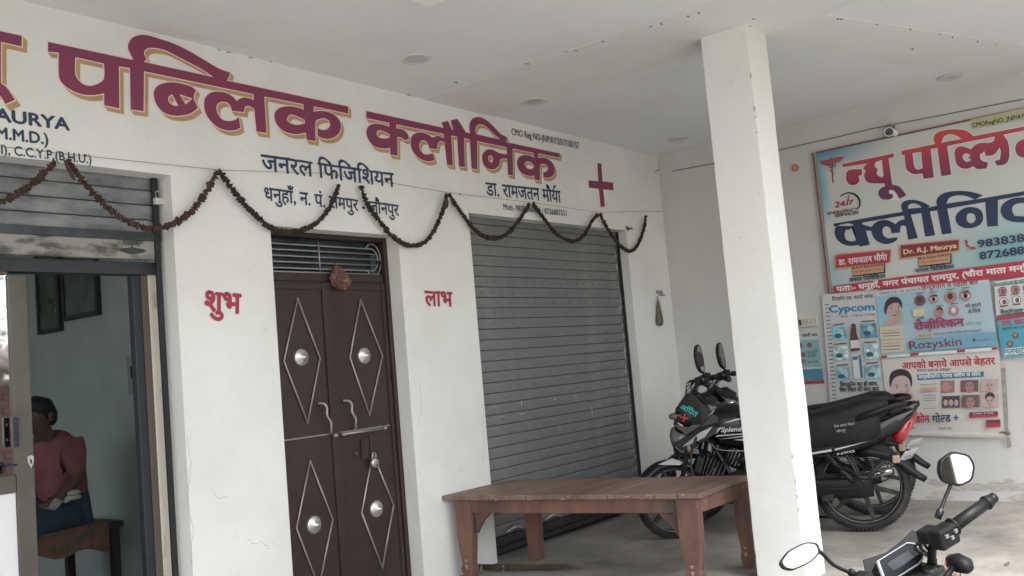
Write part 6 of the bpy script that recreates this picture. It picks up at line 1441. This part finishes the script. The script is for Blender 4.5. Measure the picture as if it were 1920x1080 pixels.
for sg, a_, b_ in ((-1, gi, ge), (1, gl, gle)):
    d_ = (b_-a_).normalized(); m = MB(); m.tube([a_, a_+(b_-a_)*.93], [.019,.0175], 14); m.lathe(a_, d_, [(.012,-.004),(.027,-.002),(.027,.004),(.018,.008)], 18); m.lathe(a_+(b_-a_)*.80, d_, [(.018,0),(.022,.003),(.021,.012),(.014,.016)], 14); m.lathe(b_, d_, [(.012,-.012),(.015,-.008),(.015,.006),(.008,.010),(0,.010)], 14); m.build('grip', bkm, bike3, world=False)
    for k_ in range(9):
        pass
    m = MB(); c = a_-d_*.045; m.cbox(c+Vector((-.005,0,-.004)), (.024,.042,.030)); sg_ = m.build('switch_gear', bkm, bike3, world=False, bevel=.008)
    m = MB()
    for q in range(3): m.cbox(c+Vector((-.031,-.022+.022*q,.006-.012*(q % 2))), (.004,.006,.005))
    m.build('switch_button', mat('grey switch buttons', (.16,.16,.17), .4), sg_, world=False)
    m = MB(); pv = a_+Vector((.035,0,-.004)); m.tube(smooth_path([pv-d_*.03, pv+d_*.01+Vector((.018,0,-.008)), pv+(b_-a_)*.55+Vector((.016,0,-.026)), pv+(b_-a_)*1.02+Vector((.004,0,-.022))], 4), [.010,.010,.010,.009,.008,.007,.0065,.006,.006,.006,.006,.0065,.007], 8); m.sphere(pv+(b_-a_)*1.03+Vector((.004,0,-.022)), .0095, 8, 6); m.build('lever', mat('grey black lever', (.04,.04,.045), .4), bike3, world=False)
    if sg > 0: continue
    m = MB(); m.cbox(a_-d_*.06+Vector((.03,0,.004)), (.022,.030,.020)); m.build('brake_reservoir' if sg < 0 else 'clutch_perch', bkm, bike3, world=False, bevel=.006)
    for k_ in range(3):
        m = MB(); q0 = a_-d_*(.06+.012*k_)+Vector((.03,0,0)); m.tube(smooth_path([q0, q0+Vector((.02+.008*k_,sg*-.004,-.03)), (tl3(1755-4*k_,1050,.36) if sg < 0 else tl3(1650,1120,.36)), (tl3(1748-3*k_,1085,.36) if sg < 0 else tl3(1670,1140,.36))], 4), .0042, 6); m.build('control_cable', frm, bike3, world=False)
# console: tilted LCD block with silver surround
Mi = Matrix((fv, lv, uv_))
cc3 = [tl3(*q) for q in ((1645,1054,.365),(1702,1020,.40),(1732,1034,.37),(1724,1056,.345),(1672,1086,.30),(1650,1092,.30))]
k0 = [(1642,1054),(1700,1018),(1713,1019),(1733,1035),(1731,1049),(1722,1060),(1665,1096),(1655,1090)]
def onp(px, py, o_, n_):
    d = Mi @ ray(px, py); c_0 = Mi @ (CAM-root3); return c_0 + d*((o_-c_0).dot(n_)/d.dot(n_))
nC = Vector((-.62,0,.78)).normalized(); oC = Vector((.36,0,tl3(1690,1050,.36).z))
def conpoly(pts, h_): return [onp(x, y, oC+nC*h_, nC) for x, y in pts]
m = MB(); P = conpoly(k0, 0); P0c = list(P); m.prism(P, -nC*.045); con = m.build('console', bkm, bike3, world=False, bevel=.004)
def shrink(P_, k_): c_ = sum(P_, Vector())/len(P_); return [c_+(p_-c_)*k_ for p_ in P_]
m = MB(); Po = [p_+nC*.001 for p_ in P]; Pi = shrink(Po, .90); n_k = len(P)
m.add(Po+Pi+[p_+nC*.006 for p_ in shrink(P, .97)]+[p_+nC*.006 for p_ in shrink(P, .91)], [[i,(i+1)%n_k,2*n_k+(i+1)%n_k,2*n_k+i] for i in range(n_k)]+[[2*n_k+i,2*n_k+(i+1)%n_k,3*n_k+(i+1)%n_k,3*n_k+i] for i in range(n_k)]+[[3*n_k+i,3*n_k+(i+1)%n_k,n_k+(i+1)%n_k,n_k+i] for i in range(n_k)])
m.build('silver_surround', mat('satin silver plastic', (.42,.44,.46), .28, metal=.6), con, world=False)
m = MB(); m.add([p_+nC*.0015 for p_ in shrink(P, .905)], [list(range(n_k))]); m.build('glass_face', mat('black console glass', (.006,.008,.011), .22, spec=.3), con, world=False)
m = MB(); m.add([p_+nC*.0022 for p_ in conpoly([(1662,1058),(1702,1033),(1714,1046),(1676,1072)], .0)], [(0,1,2,3)]); m.build('lcd_screen', mat('grey lcd', (.022,.028,.032), .15), con, world=False)
# dark fly screen ahead of the console
m = MB(); fy = [(1619,1049),(1660,1036),(1690,1014),(1711,993),(1728,1002),(1738,1013),(1722,1040),(1660,1075),(1624,1078)]
oS = oC+Vector((.10,0,.0)); nS = Vector((-.75,0,.66)).normalized()
m.prism([onp(x, y, oS, nS) for x, y in fy], nS*-.006); m.build('fly_screen', bkm, bike3, world=False, bevel=.002)
yc3 = oC.y if False else sum((p_.y for p_ in P0c), 0)/len(P0c); m = MB(); m.loft([(.36,gi.z-.22,.05,.05,yc3),(.44,gi.z-.23,.08,.07,yc3),(.52,gi.z-.24,.09,.08,yc3),(.60,gi.z-.26,.08,.07,yc3),(.64,gi.z-.27,.05,.05,yc3)], 20, 3); m.build('headlight_cowl', bk, bike3, world=False)
m = MB(); m.loft([(.60,gi.z-.26,.065,.055,yc3),(.645,gi.z-.265,.055,.045,yc3),(.66,gi.z-.27,.03,.03,yc3)], 16, 2.6); m.build('headlight', lensg, bike3, world=False)
for s_ in (-1,1):
    q = tl3(1806,1060,.36) if s_ < 0 else None
    c = q if q else tl3(1545,1122,.36)
    m = MB(); m.tube([c+Vector((.03,-s_*.09,-.03)), c+Vector((.02,-s_*.02,0))], .009, 8)
    m.loft([(c.x-.028,c.z-.006,.010,.008,c.y),(c.x-.018,c.z,.026,.022,c.y),(c.x+.02,c.z+.004,.030,.028,c.y+s_*.004),(c.x+.05,c.z+.004,.022,.020,c.y+s_*.006)], 12, 2.6); m.build('indicator', bkm, bike3, world=False)
    m = MB(); m.tube([(.66,s_*.09,R3),(.42,s_*.09,gi.z-.24)], .021, 10); m.build('fork_leg', eng, bike3, world=False)
yk = tl3(1715,1088,.33); m = MB(); m.cbox((.34,yk.y,yk.z), (.045,.10,.012)); m.lathe((.31,yk.y-.05,yk.z+.015), (0,0,1), [(0,.008),(.018,.008),(.022,0),(.022,-.01)], 18); m.build('top_yoke', eng, bike3, world=False, bevel=.004)
m = MB(); kc = tl3(1735,1068,.34); m.lathe(kc, (-.6,0,1), [(0,.010),(.010,.010),(.016,.006),(.017,-.01)], 16); m.build('key_switch', chrome, bike3, world=False)
m = MB(); m.loft([(.24,.60,.08,.08),(.18,.61,.13,.10),(.05,.61,.16,.11),(-.12,.60,.14,.09),(-.22,.59,.09,.05)], 24, 2.6); m.build('fuel_tank', bk, bike3, world=False)
m = MB(); m.loft([(-.14,.76,.07,.03),(-.25,.76,.13,.045),(-.50,.77,.14,.05),(-.78,.82,.12,.045),(-.90,.84,.07,.02)], 20, 3); m.build('seat', seatm, bike3, world=False)
m = MB(); m.loft([(-.30,.64,.12,.06),(-.60,.70,.12,.06),(-.90,.78,.09,.04),(-1.0,.80,.05,.02)], 16, 3); m.build('tail_cowl', bk, bike3, world=False)
m = MB(); m.loft([(-.96,.765,.06,.025),(-1.01,.775,.045,.018)], 12, 3); m.build('tail_light', redl, bike3, world=False)
m = MB(); m.loft([(-.20,.36,.10,.10),(0,.36,.13,.14),(.22,.38,.11,.14),(.30,.42,.07,.08)], 16, 3.4); m.build('engine', eng, bike3, world=False)
m = MB(); m.tube([(.40,0,.86),(.25,0,.56),(.15,0,.26),(-.20,0,.28),(-.28,0,.64)], .02, 8); m.tube([(-.18,.10,.36),(-.66,.10,R3)], .02, 8); m.tube([(-.18,-.10,.36),(-.66,-.10,R3)], .02, 8); m.tube([(-.56,.12,.36),(-.46,.12,.68)], .022, 8); m.tube([(-.56,-.12,.36),(-.46,-.12,.68)], .022, 8); m.build('frame', frm, bike3, world=False)
m = MB(); m.tube([(.20,-.08,.34),(.10,-.15,.20),(-.40,-.16,.26),(-.80,-.17,.36)], [.02,.02,.035,.035], 10); m.build('exhaust', chrome, bike3, world=False)
m = MB(); m.tube([(-.12,.13,.26),(-.08,.26,.012)], .011, 6); m.build('side_stand', frm, bike3, world=False)
vsf = MB(); fs = []; vs = []
for i in range(13):
    a_ = R_(20+140*i/12); 
    for j, yy in enumerate((-.065,-.04,0,.04,.065)): vs.append((.66+(R3+.03-(.02 if j in (0,4) else 0))*math.cos(a_), yy, R3+(R3+.03-(.02 if j in (0,4) else 0))*math.sin(a_)))
    if i:
        for j in range(4): q = (i-1)*5+j; fs.append([q,q+5,q+6,q+1])
vsf.add(vs, fs, True); o = vsf.build('front_fender', bk, bike3, world=False); o.modifiers.new('thick','SOLIDIFY').thickness = .004
# tinsel garland tied round the headlight bracket
Tc = root3 + fv*.40 + uv_*(tl3(1788,1074,.40).z-.005) + lv*(tl3(1786,1074,.40).y)
tg_ = thing('tinsel_garland', 'red and gold tinsel garland tied below indicator of the foreground motorcycle', 'tinsel', Tc)
for nm, mm_, cnt in (('red_tinsel', mat('red tinsel', (.50,.05,.025), .35, metal=.3), 520), ('gold_tinsel', mat('gold tinsel', (.65,.42,.12), .25, metal=.8), 160)):
    m = MB()
    for i in range(cnt):
        t_ = random.random(); base_ = Vector((0,0,0)) + rgt*(.055*(t_-.55)) + Vector((0,0,-.02-.05*abs(t_-.4))) + Vector([random.gauss(0,.014) for _ in range(3)])
        d_ = Vector([random.gauss(0,1) for _ in range(3)]).normalized()*random.uniform(.008,.022); a_, b_ = frame(d_); w_ = .0024
        m.add([base_-a_*w_, base_+a_*w_, base_+d_+a_*w_*.4, base_+d_-a_*w_*.4], [(0,1,2,3)])
    for i in range(cnt//5):
        base_ = Vector((0,0,.02)) + Vector([random.gauss(0,.010) for _ in range(3)]) - rgt*.012 + upv*random.uniform(-.02,.03); d_ = Vector([random.gauss(0,1) for _ in range(3)]).normalized()*.014; a_, b_ = frame(d_); m.add([base_-a_*.001, base_+a_*.001, base_+d_], [(0,1,2)])
    m.build(nm, mm_, tg_, world=False, kind='stuff')

# ------------------------------------------------------------------ across the road, seen only in glass and mirrors
bw = thing('brick_house', 'low old brick house with tiled eave across the road, reflected in the door glass', 'house', (5, -4, ROAD))
b = MB(); b.box((3.2,-7.5,ROAD),(8.5,-4.03,1.55)); b.build('mortar_wall', mat('pale mortar', (.36,.34,.31), .9), bw)
brm_ = mat('weathered brick', (.24,.115,.085), .85, c2=(.15,.10,.085), scale=7, bump=.3, bscale=30)
bbase = None
cntb = 0
for r in range(int(2.0/.088)):
    for i in range(14):
        x = 3.9+i*.245+(.12 if r % 2 else 0)
        if x > 7.1 or cntb >= 295: continue
        cntb += 1
        if bbase is None:
            m = MB(); m.cbox((0,0,0), (.112,.03,.037)); bbase = m.build('brick', brm_, bw, world=False, bevel=0)
            q = bbase
        else: q = bbase.copy(); COL.objects.link(q)
        q.parent = bw; q.location = (x-5, -.02+random.uniform(-.006,.004), .05+r*.088)
for i in range(20):
    m = MB(); x = 3.3+i*.26; m.tube([(x,-3.72,1.58),(x,-5.2,2.0)], .075, 8); m.build('roof_tile', mat('grey clay tile', (.16,.13,.11), .9), bw)
m = MB(); m.box((6.1,-4.4,1.75),(6.35,-4.15,2.9)); o = m.build('white_column', mat('white column paint', (.72,.74,.74), .6)); tag(o, 'white column standing behind tiled eave, reflected in the door glass', 'column')
leafm = mat('leaf green', (.07,.12,.03), .6, c2=(.035,.07,.02), scale=5)
for (x, y, h_, sp_, lab) in ((8.5,-9,5.5,2.3,'broad green tree beyond the brick house'),(1.0,-11,6.5,2.6,'tall green tree across the road behind viewer'),(-6,-9,5,2.2,'rounded green tree far left across the road'),(15,-10,6,2.5,'leafy tree at the right across the road')):
    tr = thing('leafy_tree', lab, 'tree', (x,y,ROAD), group='trees across the road')
    m = MB(); m.tube([(x,y,ROAD),(x+.1,y,ROAD+h_*.35),(x,y+.1,ROAD+h_*.7)], [.18,.13,.05], 8); 
    for q in range(5): a_ = q*1.26; m.tube([(x,y,ROAD+h_*.35),(x+sp_*.5*math.cos(a_),y+sp_*.5*math.sin(a_),ROAD+h_*.62)], [.07,.03], 6)
    m.build('trunk', mat('grey bark', (.12,.095,.07), .9), tr)
    m = MB()
    for q in range(2600):
        cl = random.choice(range(14)); rr_ = random.Random(cl+int(x*7)); c = Vector((x+rr_.uniform(-1,1)*sp_*.6, y+rr_.uniform(-1,1)*sp_*.6, ROAD+h_*(.62+rr_.uniform(-.22,.25))))
        p_ = c+Vector([random.gauss(0,sp_*.20) for _ in range(3)]); d_ = Vector([random.gauss(0,1) for _ in range(3)]).normalized()*random.uniform(.08,.16); a_, b_ = frame(d_)
        m.v += [p_, p_+d_*.5+a_*.05, p_+d_, p_+d_*.5-a_*.05]; k_ = len(m.v)-4; m.f.append([k_,k_+1,k_+2,k_+3]); m.sm.append(False)
    m.keep = True; m.build('crown', leafm, tr)

# small litter on the porch floor
c = F(1889,1058,.004)
m = MB(); m.add([c+Vector((-.03,0,0)), c+Vector((-.01,.012,.006)), c+Vector((.02,.008,.003)), c+Vector((.035,-.003,.008)), c+Vector((.0,-.010,.001))], [(0,1,4),(1,2,4),(2,3,4)]); o = m.build('dry_leaf', mat('dry curled leaf', (.13,.11,.08), .9)); tag(o, 'small dry curled leaf on the porch floor at lower right', 'leaf')
# hairline cracks in the front wall plaster
m = MB()
for (pts_) in ([(352,820),(358,870),(352,930),(362,990),(358,1060)], [(400,925),(412,935),(428,931)], [(786,700),(790,760),(784,800)], [(905,760),(908,830),(903,880)], [(462,1010),(478,1020),(492,1015),(505,1030)]):
    for i in range(len(pts_)-1):
        a_, b_ = A(*pts_[i], YA-.0006), A(*pts_[i+1], YA-.0006); n_s = 6; prev = a_
        for q in range(1, n_s+1):
            cur = a_.lerp(b_, q/n_s)+Vector((random.uniform(-.004,.004),0,random.uniform(-.002,.002))); d_ = (cur-prev).normalized(); w_ = Vector((-d_.z,0,d_.x))*random.uniform(.0004,.0012); m.add([prev-w_,cur-w_,cur+w_,prev+w_],[(0,1,2,3)]); prev = cur
m.build('hairline_crack', mat('crack grey', (.33,.29,.24), .95), wallobj, kind='stuff')
